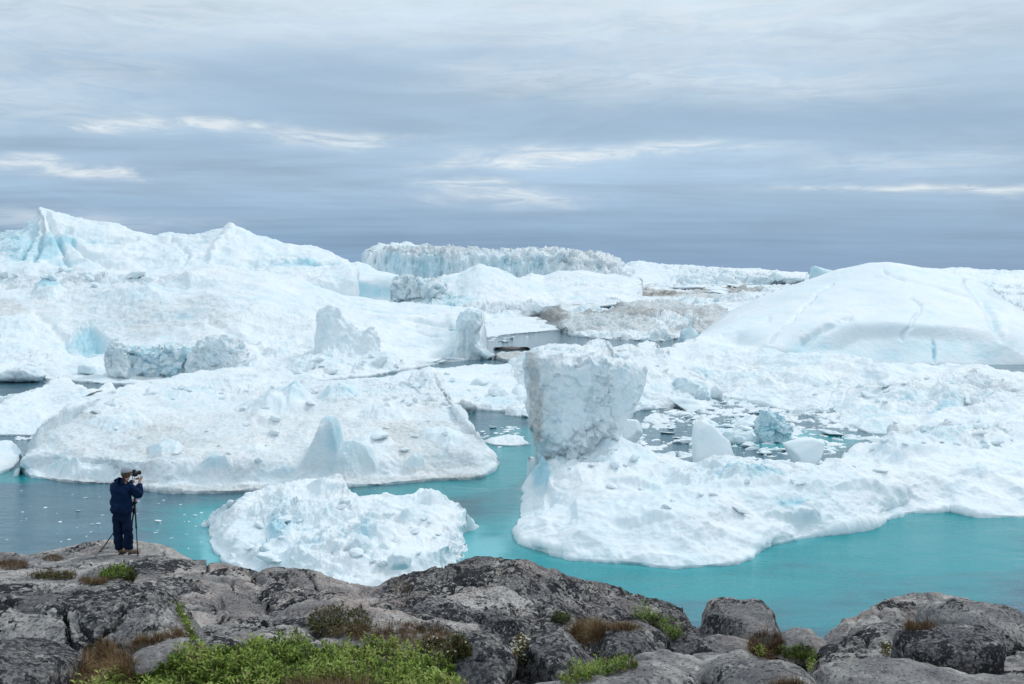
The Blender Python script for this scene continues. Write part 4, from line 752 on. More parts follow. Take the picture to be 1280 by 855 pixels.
# hump under the photographer
RL('smooth pale rock hump the photographer stands on', [y_(14.5, [(-60, 790), (60, 780), (150, 775), (240, 775), (330, 780)]), y_(16.5, [(-60, 738), (40, 732), (100, 727), (160, 725), (230, 728), (300, 742)]), y_(18.3, [(-60, 716), (20, 714), (70, 710), (110, 704), (160, 702), (210, 705), (250, 712), (285, 725)]),
    y_(20, [(-60, 706), (0, 706), (50, 702), (90, 696), (120, 691.5), (160, 690.5), (195, 693), (225, 700), (262, 713)]), y_(21.6, [(-60, 697), (0, 700), (40, 697), (62, 693), (85, 689), (100, 685), (120, 681), (140, 680), (175, 681), (200, 684), (212, 689), (225, 697), (250, 708)])],
   301, back=(1.5, 31), big=(.04, 2), med=(.02, .6), fine=(.008, .15), base=(-.8, -.3, .5))
RB('small grey rock at the left edge beyond the brown grass', [(-40, 715), (-40, 696), (-10, 692), (15, 692), (30, 697), (38, 704), (30, 714), (0, 718)], 20.6, .9, 302, n=5, base=(.3, .2, 0))
# hump C
RL('long grey rock hump sloping down right behind the photographer', [y_(8.6, [(60, 860), (150, 860), (260, 850), (380, 845), (470, 850)]), y_(10.0, [(70, 800), (160, 800), (240, 800), (310, 798), (372, 800), (430, 810)]), y_(11.8, [(80, 762), (150, 758), (220, 758), (290, 762), (345, 768), (390, 785)]),
    y_(13.5, [(88, 742), (120, 730), (180, 724), (250, 724), (300, 732), (340, 742), (368, 770)]), y_(14.9, [(95, 735), (103, 722), (125, 708), (150, 702), (180, 698), (212, 698), (237, 701), (275, 707), (305, 715), (325, 721), (342, 733), (352, 750), (362, 768)])],
   303, back=(1.2, 33), big=(.10, 1.8), base=(.1, .2, .1), spots=[('dirt', 195, 712, 30, 14, .8), ('dirt', 225, 735, 30, 12, .6), ('rub', 150, 708, 50, 6, .8), ('blue', 290, 740, 50, 18, .6), ('dirt', 290, 715, 60, 6, .5)])
# thin ridge E
RL('low flat rock ledge in the middle with its lip over the front floe', [y_(9.6, [(330, 850), (420, 830), (520, 830), (620, 840)]), y_(10.6, [(340, 790), (400, 780), (460, 775), (520, 780), (600, 790)]), y_(12.2, [(335, 755), (370, 745), (420, 748), (470, 756), (520, 762), (580, 765)]),
    y_(13.4, [(318, 738), (342, 730), (380, 734), (420, 740), (460, 745), (500, 748), (560, 752)]), y_(14.4, [(310, 722), (325, 719.5), (342, 717.5), (367, 717.5), (385, 720), (400, 724), (420, 727.5), (435, 731), (460, 736), (480, 738.5), (500, 741), (560, 746)])],
   304, back=(1.2, 33), big=(.07, 1.4), base=(.1, .5, .3), spots=[('dirt', 400, 742, 40, 4, .9), ('dirt', 350, 718, 20, 3, .6), ('blue', 440, 750, 30, 12, .5)])
# big central hump F
RL('large dark lichen covered rock hump in the middle', [y_(10.2, [(440, 870), (520, 868), (600, 872), (700, 880), (800, 875), (885, 865)]), y_(10.75, [(455, 830), (530, 830), (600, 830), (680, 832), (780, 832), (884, 836)]), y_(11.1, [(460, 795), (530, 785), (600, 790), (660, 798), (740, 808), (820, 812), (884, 818)]), y_(11.5, [(464, 772), (530, 764), (600, 768), (660, 778), (740, 792), (820, 800), (884, 806)]),
    y_(12.2, [(468, 757), (520, 748), (590, 745), (650, 752), (710, 768), (780, 785), (840, 792), (882, 800)]), y_(13.0, [(474, 745), (510, 738), (580, 730), (630, 728), (690, 738), (740, 752), (800, 770), (850, 782), (880, 793)]),
    y_(14.3, [(480, 741), (497, 735), (520, 726.5), (550, 721.5), (580, 712), (600, 705.5), (613, 702.5), (634, 702.5), (650, 705.5), (666, 710), (690, 715), (709, 720.5), (735, 735), (762, 743), (799, 754), (826, 760), (852, 770), (864, 778), (868, 783), (879, 788)])],
   305, back=(1.2, 33), big=(.16, 1.5), med=(.09, .5), fine=(.02, .12), base=(.55, .2, 0), spots=[('rub', 590, 745, 70, 14, .9), ('dirt', 560, 775, 90, 18, .9), ('dirt', 800, 790, 90, 25, .7), ('blue', 640, 712, 70, 8, .6), ('blue', 540, 742, 60, 8, .6), ('dirt', 590, 742, 60, 12, -.8)])
# near left rock D
RL('big near rock slab with flat top and rounded right shoulder, at left', [y_(6.9, [(-60, 960), (60, 960), (160, 960), (250, 960)]), y_(7.6, [(-60, 872), (50, 868), (130, 862), (200, 850), (252, 850)]), y_(7.95, [(-60, 815), (50, 812), (130, 805), (200, 798), (249, 806)]), y_(8.2, [(-60, 772), (50, 768), (130, 764), (195, 766), (240, 790)]),
    y_(8.65, [(-60, 742), (50, 742), (130, 742), (185, 745), (226, 768)]), y_(9.9, [(-60, 728), (0, 727.5), (60, 728), (110, 728), (150, 728.5), (185, 730.5), (205, 737), (217, 746), (224, 760)])],
   306, back=(.35, 36.2), big=(.07, 1.3), med=(.05, .5), fine=(.014, .1), base=(.25, -.3, .05), spots=[('dirt', 150, 748, 80, 16, .8), ('dirt', 130, 770, 30, 20, .7), ('rub', 60, 733, 120, 5, .7), ('rub', 60, 765, 40, 10, .5), ('dirt', 40, 735, 60, 5, .4)])
RB('dark rock in the bottom left corner', [(-40, 900), (-60, 800), (-20, 790), (0, 792), (25, 797), (52, 806), (72, 813), (84, 823), (90, 860), (85, 900)], 6.6, .7, 307, base=(.8, -.2, 0))
RB('small low slab at the left end of the green shrub', [(158, 850), (165, 828), (182, 806), (205, 794), (228, 789), (240, 795), (244, 812), (240, 850)], 7.1, .5, 308, n=5, base=(.1, 0, .1))
# blocks of the centre
RB('dark rounded rock right of the crevice, lower middle', [(640, 870), (642, 815), (655, 801), (668, 794), (695, 791), (712, 796), (727, 803), (743, 816), (752, 830), (740, 870)], 8.4, .75, 310, base=(.8, 0, 0))
RB('dark rock left of the crevice, lower middle', [(556, 880), (560, 818), (575, 805), (600, 800), (628, 806), (645, 822), (652, 880)], 8.0, .6, 311, n=5, base=(.6, -.3, .1))
RB('black lichen block under the green clump, centre right', [(742, 830), (744, 800), (756, 788), (786, 783), (815, 781), (826, 787), (830, 800), (832, 826), (790, 840)], 9.6, .6, 312, base=(.95, .1, 0), p=3.4)
RB('dark rock at the right foot of the large hump', [(826, 832), (830, 792), (846, 786), (864, 784), (878, 790), (884, 806), (882, 832)], 10.2, .6, 313, n=5, base=(.95, .1, 0))
RB('pale low slab with a dark band, bottom centre', [(700, 885), (714, 852), (730, 841), (762, 835), (799, 831), (839, 833), (868, 840), (884, 852), (888, 885)], 6.9, .6, 314, base=(.2, 0, .3), p=2.3)
RB('pale rock sliver at the bottom edge, centre', [(640, 890), (650, 857), (674, 850), (709, 848.5), (752, 852), (780, 862), (780, 890)], 6.3, .5, 315, n=5, base=(-.2, .1, .4), p=2.3)
RB('flat pale slab behind the bottom centre slab', [(776, 850), (786, 826), (805, 821), (830, 820), (860, 822), (885, 832), (885, 850)], 8.6, .6, 316, n=5, base=(-.2, 0, .3), p=2.4)
# boulder and right
RB('tall rounded pinkish boulder standing over the turquoise water', [(878, 830), (880, 786), (885, 769), (896, 754), (912, 747.5), (928, 747), (943, 749.5), (955, 759), (966, 775), (975, 793), (978, 830)], 12.0, 1.0, 320, base=(.35, .55, .2), p=2.6, spots=[('dirt', 905, 785, 25, 20, .5)])
RB('small pink rock at the foot of the tall boulder', [(882, 830), (886, 805), (900, 798), (925, 797), (945, 801), (952, 815), (948, 835)], 10.9, .5, 321, n=5, base=(.2, .7, .2))
RB('smaller rock right of the brown grass', [(962, 812), (965, 796), (985, 787), (1004, 784.5), (1018, 787), (1028, 798), (1030, 812), (1000, 822)], 11.3, .6, 322, n=5, base=(.2, .5, .1))
RB('long pale rock below the boulder', [(846, 870), (856, 838), (875, 828), (900, 819), (930, 814), (950, 818), (958, 832), (950, 870)], 8.4, .6, 323, base=(-.2, .1, .4), p=2.4)
RB('broad low rock at the bottom, right of centre', [(874, 890), (884, 852), (905, 838), (930, 830), (965, 827), (992, 827), (1012, 840), (1020, 890)], 7.2, .6, 324, base=(.3, -.2, .2), p=2.3)
RL('big layered rock mound at right', [y_(8.8, [(1010, 880), (1060, 878), (1150, 870), (1250, 870), (1380, 870)]), y_(9.8, [(1018, 832), (1060, 825), (1120, 825), (1200, 830), (1290, 832), (1380, 830)]), y_(10.8, [(1024, 812), (1060, 798), (1110, 795), (1180, 800), (1290, 806), (1380, 806)]),
    y_(11.7, [(1028, 806), (1058, 784), (1100, 775), (1160, 776), (1220, 782), (1290, 790), (1380, 790)]), y_(12.6, [(1032, 802), (1057, 777), (1083, 760), (1116, 750), (1149, 747.5), (1185, 750), (1220, 756), (1290, 770), (1380, 780)])],
   325, back=(.7, 34), big=(.12, 1.2), med=(.06, .5), base=(.15, .3, .3), spots=[('dirt', 1120, 755, 50, 8, .7), ('rub', 1110, 772, 40, 6, .6)])
RB('rounded rock block on top of the right mound', [(1150, 800), (1154, 778), (1163, 762), (1186, 749), (1205, 746.5), (1225, 747.5), (1254, 753), (1275, 762), (1300, 780), (1300, 800), (1220, 806)], 11.4, .8, 326, base=(.3, .1, .3), p=2.8)
RB('dark oblong slab leaning on the right mound', [(1118, 824), (1119, 800), (1127, 789), (1145, 785.5), (1188, 786.5), (1230, 786), (1245, 792), (1256, 806), (1260, 822), (1252, 836), (1180, 842), (1130, 836)], 9.7, .55, 327, base=(.75, 0, -.1), p=3.6)
RB('wide pale slab along the bottom right', [(1010, 900), (1022, 840), (1040, 830), (1080, 827.5), (1122, 830), (1165, 836), (1230, 842), (1300, 850), (1380, 870), (1380, 900)], 7.8, .8, 328, base=(0, .3, .35), p=2.5)

# ================================================================== VEGETATION
bpy.context.view_layer.update()
DG = bpy.context.evaluated_depsgraph_get()
def hit(px, py):
    d = Vector(ray(px, py)).normalized(); ok, loc, nrm, idx, ob, mx = sc.ray_cast(DG, Vector((0, 0, H)), d)
    return (loc, nrm, ob) if ok else (None, None, None)
GREEN = [(.030, .045, .012), (.090, .140, .026), (.18, .26, .045), (.30, .37, .085), (.30, .25, .11)]
OLIVE = [(.02, .026, .010), (.045, .060, .018), (.085, .095, .03), (.13, .085, .03), (.16, .11, .05)]
STRAW = [(.05, .032, .02), (.13, .085, .045), (.22, .13, .06), (.33, .23, .12), (.42, .33, .2)]
RUST = [(.045, .026, .015), (.10, .058, .028), (.16, .095, .045), (.23, .16, .085), (.34, .27, .17)]
M_GREEN = mat_leaf('willow_leaf', GREEN); M_OLIVE = mat_leaf('heath_leaf', OLIVE); M_STRAW = mat_leaf('dry_grass', STRAW, .85); M_RUST = mat_leaf('rusty_grass', RUST, .85)
M_STEM = mat_simple('woody_stem', (.06, .04, .03), (.12, .08, .06)); M_PETAL = mat_simple('pale_petal', (.62, .60, .42), (.72, .70, .60))
def leaf_shoots(bases, rs, ln, wd, nleaf, up, tone, spread=.8, hh=(.02, .1)):
    """whorls of folded leaves; every leaf its own faces"""
    V = []; F = []; A = []
    pn = fbm(np.array([b for b, _ in bases]), .35, 3, .6, 9) * 1.6 if len(bases) else []
    for bi, (b, hgt) in enumerate(bases):
        hgt = hgt * (1 + .7 * float(pn[bi]))
        t0 = np.clip(tone + pn[bi] * .30 + rs.normal(0, .10), 0, 1); lean = rs.normal(0, .25, 2)
        for k in range(nleaf):
            a = k * 2.4 + rs.uniform(0, 1); el = rs.uniform(.25, 1.25) * up; L = ln * rs.uniform(.65, 1.2); w_ = wd * rs.uniform(.8, 1.2)
            d = np.array([math.cos(a) * math.cos(el) + lean[0], math.sin(a) * math.cos(el) + lean[1], math.sin(el)]); d /= np.linalg.norm(d)
            s = np.cross(d, [0, 0, 1.0]); s /= np.linalg.norm(s) + 1e-9; n_ = np.cross(s, d)
            o = b + np.array([lean[0], lean[1], 1]) * hgt * rs.uniform(.35, 1) + d * L * .12
            i = len(V)
            V += [o, o + d * L * .45 + s * w_ * .5 + n_ * w_ * .18, o + d * L * .5, o + d * L * .45 - s * w_ * .5 + n_ * w_ * .18, o + d * L - n_ * L * .12]
            F += [(i, i + 1, i + 2), (i + 1, i + 4, i + 2), (i + 4, i + 3, i + 2), (i + 3, i, i + 2)]
            c = np.clip(t0 + rs.normal(0, .1) + (.0 if el > .5 else -.08), 0, 1); A += [(c, 0, 0, 1)] * 5
    return V, F, A
def blades(bases, rs, ln, wd, nb, tone, lean=.5):
    V = []; F = []; A = []
    for (b, hgt) in bases:
        for k in range(nb):
            a = rs.uniform(0, 6.28); L = ln * rs.uniform(.5, 1.2) ; le = abs(rs.normal(0, lean)) + .1
            d = np.array([math.cos(a) * math.sin(le), math.sin(a) * math.sin(le), math.cos(le)]); s = np.array([-math.sin(a), math.cos(a), 0.0]) * wd
            o = b + np.array([rs.normal(0, .012), rs.normal(0, .012), -.01]); m1 = o + d * L * .55; e = o + d * L + np.array([math.cos(a), math.sin(a), -.8]) * L * .3 * le
            i = len(V); V += [o - s * .5, o + s * .5, m1 + s * .4, m1 - s * .4, e]; F += [(i, i + 1, i + 2, i + 3), (i + 3, i + 2, i + 4, i + 4)]
            c = np.clip(rs.normal(tone, .2), 0, 1); A += [(c, 0, 0, 1)] * 5
    F = [f if f[2] != f[3] else f[:3] for f in F]
    return V, F, A
def vtriangles(V, F, A, name, mat, org, parent):
    T = []
    for f in F: T += [f[:3]] if len(f) == 3 else [(f[0], f[1], f[2]), (f[0], f[2], f[3])]
    me = fast_mesh(name, np.array(V) - org, np.array(T), np.array(A)); o_ = link(name, me, mat, parent, (0, 0, 0), smooth=False); o_['kind'] = 'stuff'; return o_
def sample(poly, n, rs):
    poly = np.array(poly, float); lo_, hi_ = poly.min(0), poly.max(0); out = []
    while len(out) < n:
        q = rs.uniform(lo_, hi_); ins = False; j = len(poly) - 1
        for i in range(len(poly)):
            a, b = poly[i], poly[j]
            if (a[1] > q[1]) != (b[1] > q[1]) and q[0] < (b[0] - a[0]) * (q[1] - a[1]) / (b[1] - a[1]) + a[0]: ins = not ins
            j = i
        if ins: out.append(q)
    return out
def ell(cx, cy, rx, ry, n, rs):
    o = []
    while len(o) < n:
        q = rs.uniform(-1, 1, 2)
        if q @ q < 1: o.append((cx + q[0] * rx, cy + q[1] * ry))
    return o
def roots(pts):
    out = []
    for p in pts:
        loc, nrm, ob = hit(*p)
        if loc is not None and loc.y < 40 and nrm.z > .05: out.append(np.array(loc))
    return out
VEG = []
def plant(kind, label, cat, pts, seed, mat, **kw):
    rs = np.random.RandomState(seed); B = roots(pts)
    if not B: print('NO ROOTS', label); return
    if len(B) > 4:
        med = np.median(np.array(B), 0); B = [b for b in B if abs(b[1] - med[1]) < kw.get('span', 2.5)]
    org = np.mean(B, 0); org[2] = min(b[2] for b in B)
    VEG.append((kind, label, cat, B, org, mat, rs, kw))
def build_veg():
    for kind, label, cat, B, org, mat, rs, kw in VEG:
        root = empty(kind, org); tag(root, label, cat, kw.get('group'))
        hb = [(b, rs.uniform(*kw.get('h', (.03, .10)))) for b in B]
        if kw.get('mode') == 'blade':
            V, F, A = blades(hb, rs, kw.get('ln', .16), kw.get('wd', .004), kw.get('nb', 6), kw.get('tone', .5), kw.get('lean', .55)); nm = 'grass_blades'
        else:
            V, F, A = leaf_shoots(hb, rs, kw.get('ln', .03), kw.get('wd', .012), kw.get('nl', 9), kw.get('up', 1.0), kw.get('tone', .5)); nm = 'foliage'
        vtriangles(V, F, A, nm, mat, org, root)
        if kw.get('mix'):
            m2, ln2, nb2, tone2 = kw['mix']; V, F, A = blades([h for h in hb if rs.rand() < kw.get('mixp', .35)], rs, ln2, .004, nb2, tone2)
            if V: vtriangles(V, F, A, 'dry_stalks', m2, org, root)
        if kw.get('stems'):
            V = []; F = []; A = []
            for b, h in hb[::3]:
                i = len(V); r_ = .002; dx = rs.normal(0, .02, 2)
                for a in (0, 2.1, 4.2): V += [b + np.array([r_ * math.cos(a), r_ * math.sin(a), -.02]), b + np.array([dx[0] + r_ * math.cos(a), dx[1] + r_ * math.sin(a), h])]
                F += [(i, i + 2, i + 3, i + 1), (i + 2, i + 4, i + 5, i + 3), (i + 4, i, i + 1, i + 5)]; A += [(0, 0, 0, 1)] * 6
            vtriangles(V, F, A, 'stems', M_STEM, org, root)
        for _ in range(kw.get('flowers', 0)):
            b, h = hb[rs.randint(len(hb))]; o = b + np.array([rs.normal(0, .02), rs.normal(0, .02), h + .025]) - org; f_ = bpy.data.objects.new('flower', FLOWER); COL.objects.link(f_)
            f_.parent = root; f_.location = o; f_.rotation_euler = (rs.normal(0, .4), rs.normal(0, .4), rs.uniform(0, 6)); f_.scale = (rs.uniform(.8, 1.3),) * 3
fv = [(0, 0, 0)]; ff = []
for k in range(6):
    a_ = k * 1.047; i = len(fv); fv += [(math.cos(a_ - .35) * .008, math.sin(a_ - .35) * .008, .004), (math.cos(a_) * .013, math.sin(a_) * .013, .006), (math.cos(a_ + .35) * .008, math.sin(a_ + .35) * .008, .004)]; ff.append((0, i, i + 1, i + 2))
FLOWER = raw_mesh('flower', fv, ff); FLOWER.materials.append(M_PETAL)
rv = np.random.RandomState(77)
plant('willow_shrub', 'bright green leafy ground shrub in the left foreground', 'shrub', sample([(95, 905), (110, 875), (150, 858), (200, 846), (228, 830), (262, 822), (320, 808), (395, 800), (470, 806), (530, 822), (566, 842), (580, 905), (520, 905), (480, 866), (420, 858), (350, 866), (300, 905)], 4300, rv), 401, M_GREEN, h=(.02, .13), ln=.037, wd=.0165, nl=10, up=1.1, tone=.55, stems=True, span=3)
plant('heath_plant', 'dark green heath patch above the left foreground shrub', 'plant', ell(425, 780, 42, 20, 420, rv), 402, M_OLIVE, h=(.01, .06), ln=.026, wd=.011, nl=9, tone=.55, mix=(M_RUST, .08, 4, .5), stems=True)
plant('dry_grass_tuft', 'rusty dry grass along the upper edge of the green shrub', 'grass tuft', ell(500, 795, 65, 16, 420, rv), 403, M_RUST, mode='blade', ln=.09, nb=8, tone=.5, lean=.8)
plant('heath_plant', 'green and brown heath at the right end of the green shrub', 'plant', ell(555, 815, 34, 18, 330, rv), 404, M_OLIVE, h=(.01, .06), ln=.03, wd=.012, nl=9, tone=.38, mix=(M_STRAW, .12, 3, .5), flowers=12)
plant('dry_grass_tuft', 'brown dry grass patch inside the bottom of the green shrub', 'grass tuft', ell(415, 872, 85, 26, 420, rv), 405, M_RUST, mode='blade', ln=.16, nb=8, tone=.55, lean=.9)
plant('dry_grass_tuft', 'tangled straw coloured grass between near slab and corner rock', 'grass tuft', sample([(85, 860), (100, 835), (118, 812), (135, 808), (160, 822), (168, 850), (150, 870), (110, 875)], 520, rv), 406, M_STRAW, mode='blade', ln=.14, nb=8, tone=.42, lean=.95)
plant('dry_grass_tuft', 'thin brown grass strip above the small low slab', 'grass tuft', [(165 + 65 * t + rv.normal(0, 3), 806 - 14 * t + rv.normal(0, 2)) for t in rv.rand(120)], 407, M_STRAW, mode='blade', ln=.09, nb=7, tone=.4, lean=.9)
plant('heath_plant', 'yellow green plants in the crack right of the near slab', 'plant', [(222 + 26 * t + rv.normal(0, 2.5), 758 + 52 * t + rv.normal(0, 3)) for t in rv.rand(240)], 408, M_GREEN, h=(.005, .03), ln=.02, wd=.010, nl=6, tone=.6, mix=(M_STRAW, .05, 3, .6), flowers=10)
plant('heath_plant', 'green bush on the rock below the photographer', 'plant', ell(147, 724, 21, 9, 330, rv), 409, M_GREEN, h=(.03, .11), ln=.045, wd=.018, nl=10, tone=.22, stems=True, mix=(M_RUST, .16, 3, .4))
plant('dry_grass_tuft', 'brown grass left of the bush below the photographer', 'grass tuft', ell(118, 727, 16, 4, 120, rv), 410, M_RUST, mode='blade', ln=.08, nb=8, tone=.5, lean=.7)
plant('heath_plant', 'flat green brown patch on the rock left of the photographer', 'plant', ell(68, 722, 30, 4, 220, rv), 411, M_OLIVE, h=(.02, .09), ln=.035, wd=.014, nl=8, tone=.5, mix=(M_RUST, .14, 5, .45), mixp=.6)
plant('dry_grass_tuft', 'reddish brown grass at the far left edge of the rocks', 'grass tuft', ell(16, 707, 20, 6, 240, rv), 412, M_RUST, mode='blade', ln=.12, nb=8, tone=.3, lean=.8)
plant('dry_grass_tuft', 'small brown grass patch on the rock rim, second from left edge', 'grass tuft', ell(66, 698, 14, 4, 110, rv), 413, M_RUST, mode='blade', ln=.09, nb=8, tone=.35, lean=.8)
plant('dry_grass_tuft', 'round rust orange grass tussock on the large dark hump', 'grass tuft', ell(735, 795, 18, 9, 300, rv), 414, M_RUST, mode='blade', ln=.19, nb=12, tone=.55, lean=.55)
plant('heath_plant', 'small olive clump left of the rust orange tussock', 'plant', ell(702, 775, 12, 6, 150, rv), 415, M_OLIVE, h=(.02, .10), ln=.025, wd=.01, nl=9, tone=.55)
plant('dry_grass_tuft', 'thin pale dry grass between rust orange tussock and green clump', 'grass tuft', ell(775, 785, 24, 4, 150, rv), 416, M_STRAW, mode='blade', ln=.09, nb=6, tone=.35, lean=.8)
plant('heath_plant', 'fresh green clump over the black lichen block', 'plant', [(800 + 50 * t + rv.normal(0, 7), 770 + 32 * t + rv.normal(0, 6)) for t in rv.rand(420)], 417, M_GREEN, h=(.02, .10), ln=.026, wd=.010, nl=9, tone=.30, mix=(M_RUST, .09, 3, .4))
plant('heath_plant', 'light green cushion behind the bottom centre slab', 'plant', sample([(700, 860), (715, 842), (745, 834), (790, 828), (800, 836), (760, 846), (725, 858)], 340, rv), 418, M_GREEN, h=(.02, .08), ln=.022, wd=.009, nl=9, tone=.42, mix=(M_STRAW, .12, 3, .6), mixp=.15)
plant('heath_plant', 'cream flowered plant hanging in the crevice of the dark rocks', 'plant', ell(652, 818, 9, 18, 150, rv), 419, M_OLIVE, h=(.02, .06), ln=.022, wd=.012, nl=7, tone=.7, flowers=60)
plant('dry_grass_tuft', 'dark brown grass between the tall boulder and the small rock', 'grass tuft', ell(958, 808, 22, 16, 380, rv), 420, M_RUST, mode='blade', ln=.11, nb=9, tone=.28, lean=.7)
plant('heath_plant', 'olive green plants below the brown grass by the tall boulder', 'plant', sample([(940, 818), (985, 812), (1015, 808), (1020, 826), (1016, 860), (1000, 864), (1000, 830), (960, 830)], 420, rv), 421, M_GREEN, h=(.02, .08), ln=.024, wd=.010, nl=8, tone=.36, mix=(M_RUST, .09, 4, .4))
plant('heath_plant', 'white flowered tiny plant at the left end of the oblong slab', 'plant', [(1108 + rv.normal(0, 3), 805 + 18 * t) for t in rv.rand(110)], 422, M_OLIVE, h=(.02, .06), ln=.02, wd=.009, nl=7, tone=.62, flowers=14)
plant('dry_grass_tuft', 'brown grass in the gap under the rounded top block', 'grass tuft', ell(1148, 783, 22, 5, 170, rv), 423, M_RUST, mode='blade', ln=.08, nb=7, tone=.3, lean=.8)
plant('dry_grass_tuft', 'dry grass at the bottom edge beside the olive plants', 'grass tuft', ell(985, 868, 26, 10, 150, rv), 424, M_RUST, mode='blade', ln=.12, nb=8, tone=.4, lean=.8)
plant('dry_grass_tuft', 'few straw stalks on the rim over the front floe', 'grass tuft', ell(505, 740, 14, 3, 26, rv), 425, M_STRAW, mode='blade', ln=.26, wd=.003, nb=2, tone=.6, lean=.35)
# ================================================================== ICE PIECES scattered on hosts
rp = np.random.RandomState(99)
def proto(k):
    D, F = ico(4); rs = np.random.RandomState(500 + k); rad = np.full(len(D), 9e9); inv = 0
    for _ in range(12 + k % 5):
        n_ = rs.normal(size=3); n_ /= np.linalg.norm(n_); d_ = rs.uniform(.55, 1.0); cs = D @ n_
        inv = inv + np.where(cs > .05, (np.maximum(cs, 1e-3) / d_) ** 26, 0)
    rad = 1 / np.maximum(inv, 1e-9) ** (1 / 26); rad = np.minimum(rad, 1.5)
    V = D * rad[:, None] * np.array([1, rs.uniform(.7, 1.2), rs.uniform(.5, .85)]); V += D * (fbm(V + k * 9, .6, 4, .6, k) * .16)[:, None]
    at = np.zeros((len(V), 4)); at[:, 3] = 1; at[:, 1] = rs.choice([0, .05, .12, .3]); return fast_mesh('ice_chunk', V, F, at)
PIECE_MAT = ice_mat(.5)
PROTO = []
for k in range(9):
    me = proto(k); me.materials.append(PIECE_MAT); me.polygons.foreach_set('use_smooth', [True] * len(me.polygons)); PROTO.append(me)
LAND = [(425, 560, 'blue white fin'), (345, 495, 'pale blue wedge'), (425, 490, 'pale ice cube'), (76, 575, 'bluish front block'), (520, 570, 'small blue right block'), (205, 553, 'bluish middle block'), (268, 577, 'pale front slab'), (480, 512, 'white hump'),
        (412, 600, 'rounded ice cap'), (500, 698, 'mushroom shaped lump'), (465, 658, 'round hummock'), (526, 646, 'right hummock'), (540, 615, 'back knob'), (735, 520, 'tall dirty block'), (790, 538, 'leaning white cube'), (890, 550, 'tall angular slab'),
        (1003, 568, 'tilted white wedge'), (965, 530, 'bright blue lump'), (925, 546, 'low blue floe'), (990, 630, 'grey blue outcrop'), (1185, 485, 'jagged spire'), (1245, 498, 'greyish hump'), (860, 484, 'teal lump'), (898, 430, 'curled ice peak'), (862, 420, 'pale ice peak'),
        (430, 420, 'pointed pinnacle'), (150, 450, 'grey ice fang'), (270, 450, 'grey ice hump'), (108, 461, 'pale blue cube'), (155, 640, 'photographer'), (633, 551, 'pool floe'), (270, 690, 'front floe edge'), (650, 444, 'brown stained floe'), (800, 400, 'dirt covered iceberg'),
        (620, 325, 'flat topped iceberg'), (1100, 390, 'white dome'), (1032, 340, 'pale horn'), (700, 345, 'low white iceberg'), (520, 370, 'cracked blocky iceberg'), (30, 545, 'left edge floe'), (20, 650, 'left edge of the photo'), (1200, 640, 'right bay of water'), (780, 690, 'front tip of the largest floe'), (580, 460, 'narrow water slit'), (47, 290, 'sharp peak')]
ORD = ['nearest', 'second nearest', 'third nearest', 'fourth nearest', 'fifth nearest', 'sixth nearest', 'seventh nearest', 'eighth nearest', 'ninth nearest', 'tenth nearest'] + ['%dth nearest' % k for k in range(11, 60)]
def pieces(name, label, cat, group, pts, size, flat=1.0, sink=.25, mn=None, ymax=1e9):
    made = []
    for p in pts:
        loc, nrm, ob = hit(*p)
        if loc is None or loc.y > ymax or loc.y < 60: continue
        if mn and ob.name.split('.')[0] not in mn: continue
        if nrm.z < .72: continue
        o = bpy.data.objects.new(name, PROTO[rp.randint(9)]); COL.objects.link(o)
        dist = loc.y; s = size * rp.lognormal(0, .45) * dist / FPX
        o.scale = (s * rp.uniform(.8, 1.4), s * rp.uniform(.8, 1.3), s * flat * rp.uniform(.7, 1.1)); o.location = loc + Vector((0, 0, s * flat * (1 - 2 * sink) * .5)); o.rotation_euler = (rp.normal(0, .25 * flat), rp.normal(0, .25 * flat), rp.uniform(0, 6.28))
        dd = [((p[0] - a) ** 2 + (1.6 * (p[1] - b)) ** 2, k) for k, (a, b, t) in enumerate(LAND)]; dd.sort()
        k = dd[0][1]; a, b, t = LAND[k]; side = ('left of' if p[0] < a else 'right of') if abs(p[0] - a) > abs(p[1] - b) * 1.6 else ('behind' if p[1] < b else 'before')
        made.append((k, side, dd[0][0], o))
    made.sort(key=lambda m: m[:3]); last = None; c = 0
    for k, side, d_, o in made:
        c = c + 1 if (k, side) == last else 0; last = (k, side)
        tag(o, '%s %s the %s, %s' % (label, side, LAND[k][2], ORD[min(c, 58)]), cat, group)
ICEH = ('ice_floe', 'iceberg', 'brash_ice', 'pack_ice', 'ice_block')
C = 'ice chunk'
pieces('ice_chunk', 'ice chunk on the dirty floe', C, 'ice chunks lying on the dirty floe', ell(320, 540, 250, 60, 46, rp), 4.2, mn=('ice_floe',))
pieces('ice_chunk', 'ice chunk on the front floe', C, 'ice chunks lying on the front floe', ell(430, 670, 130, 45, 40, rp), 4.5, mn=('ice_floe',))
pieces('ice_chunk', 'ice chunk on the largest floe', C, 'ice chunks lying on the largest floe', ell(930, 600, 220, 40, 26, rp) + ell(1150, 545, 130, 26, 34, rp) + ell(735, 575, 60, 14, 16, rp), 4.5, mn=('ice_floe',))
pieces('ice_chunk', 'brash ice chunk', C, 'ice chunks in the brash', ell(940, 535, 110, 38, 90, rp) + ell(850, 505, 50, 14, 16, rp), 6.0, flat=.55, mn=('brash_ice', 'water'), ymax=330)
pieces('ice_chunk', 'ice chunk on the lumpy iceberg', C, 'ice chunks behind the tall block', ell(750, 455, 90, 22, 26, rp), 5, mn=('iceberg',))
pieces('ice_chunk', 'ice chunk on the right ridge', C, 'ice chunks on the right ridge', ell(1150, 490, 150, 22, 24, rp), 4.5, mn=('iceberg',))
pieces('ice_chunk', 'ice chunk on the huge left iceberg', C, 'ice chunks at the foot of the huge left iceberg', ell(330, 462, 200, 12, 26, rp) + ell(470, 440, 40, 20, 8, rp) + ell(90, 350, 100, 10, 14, rp), 4.5, mn=('iceberg',))
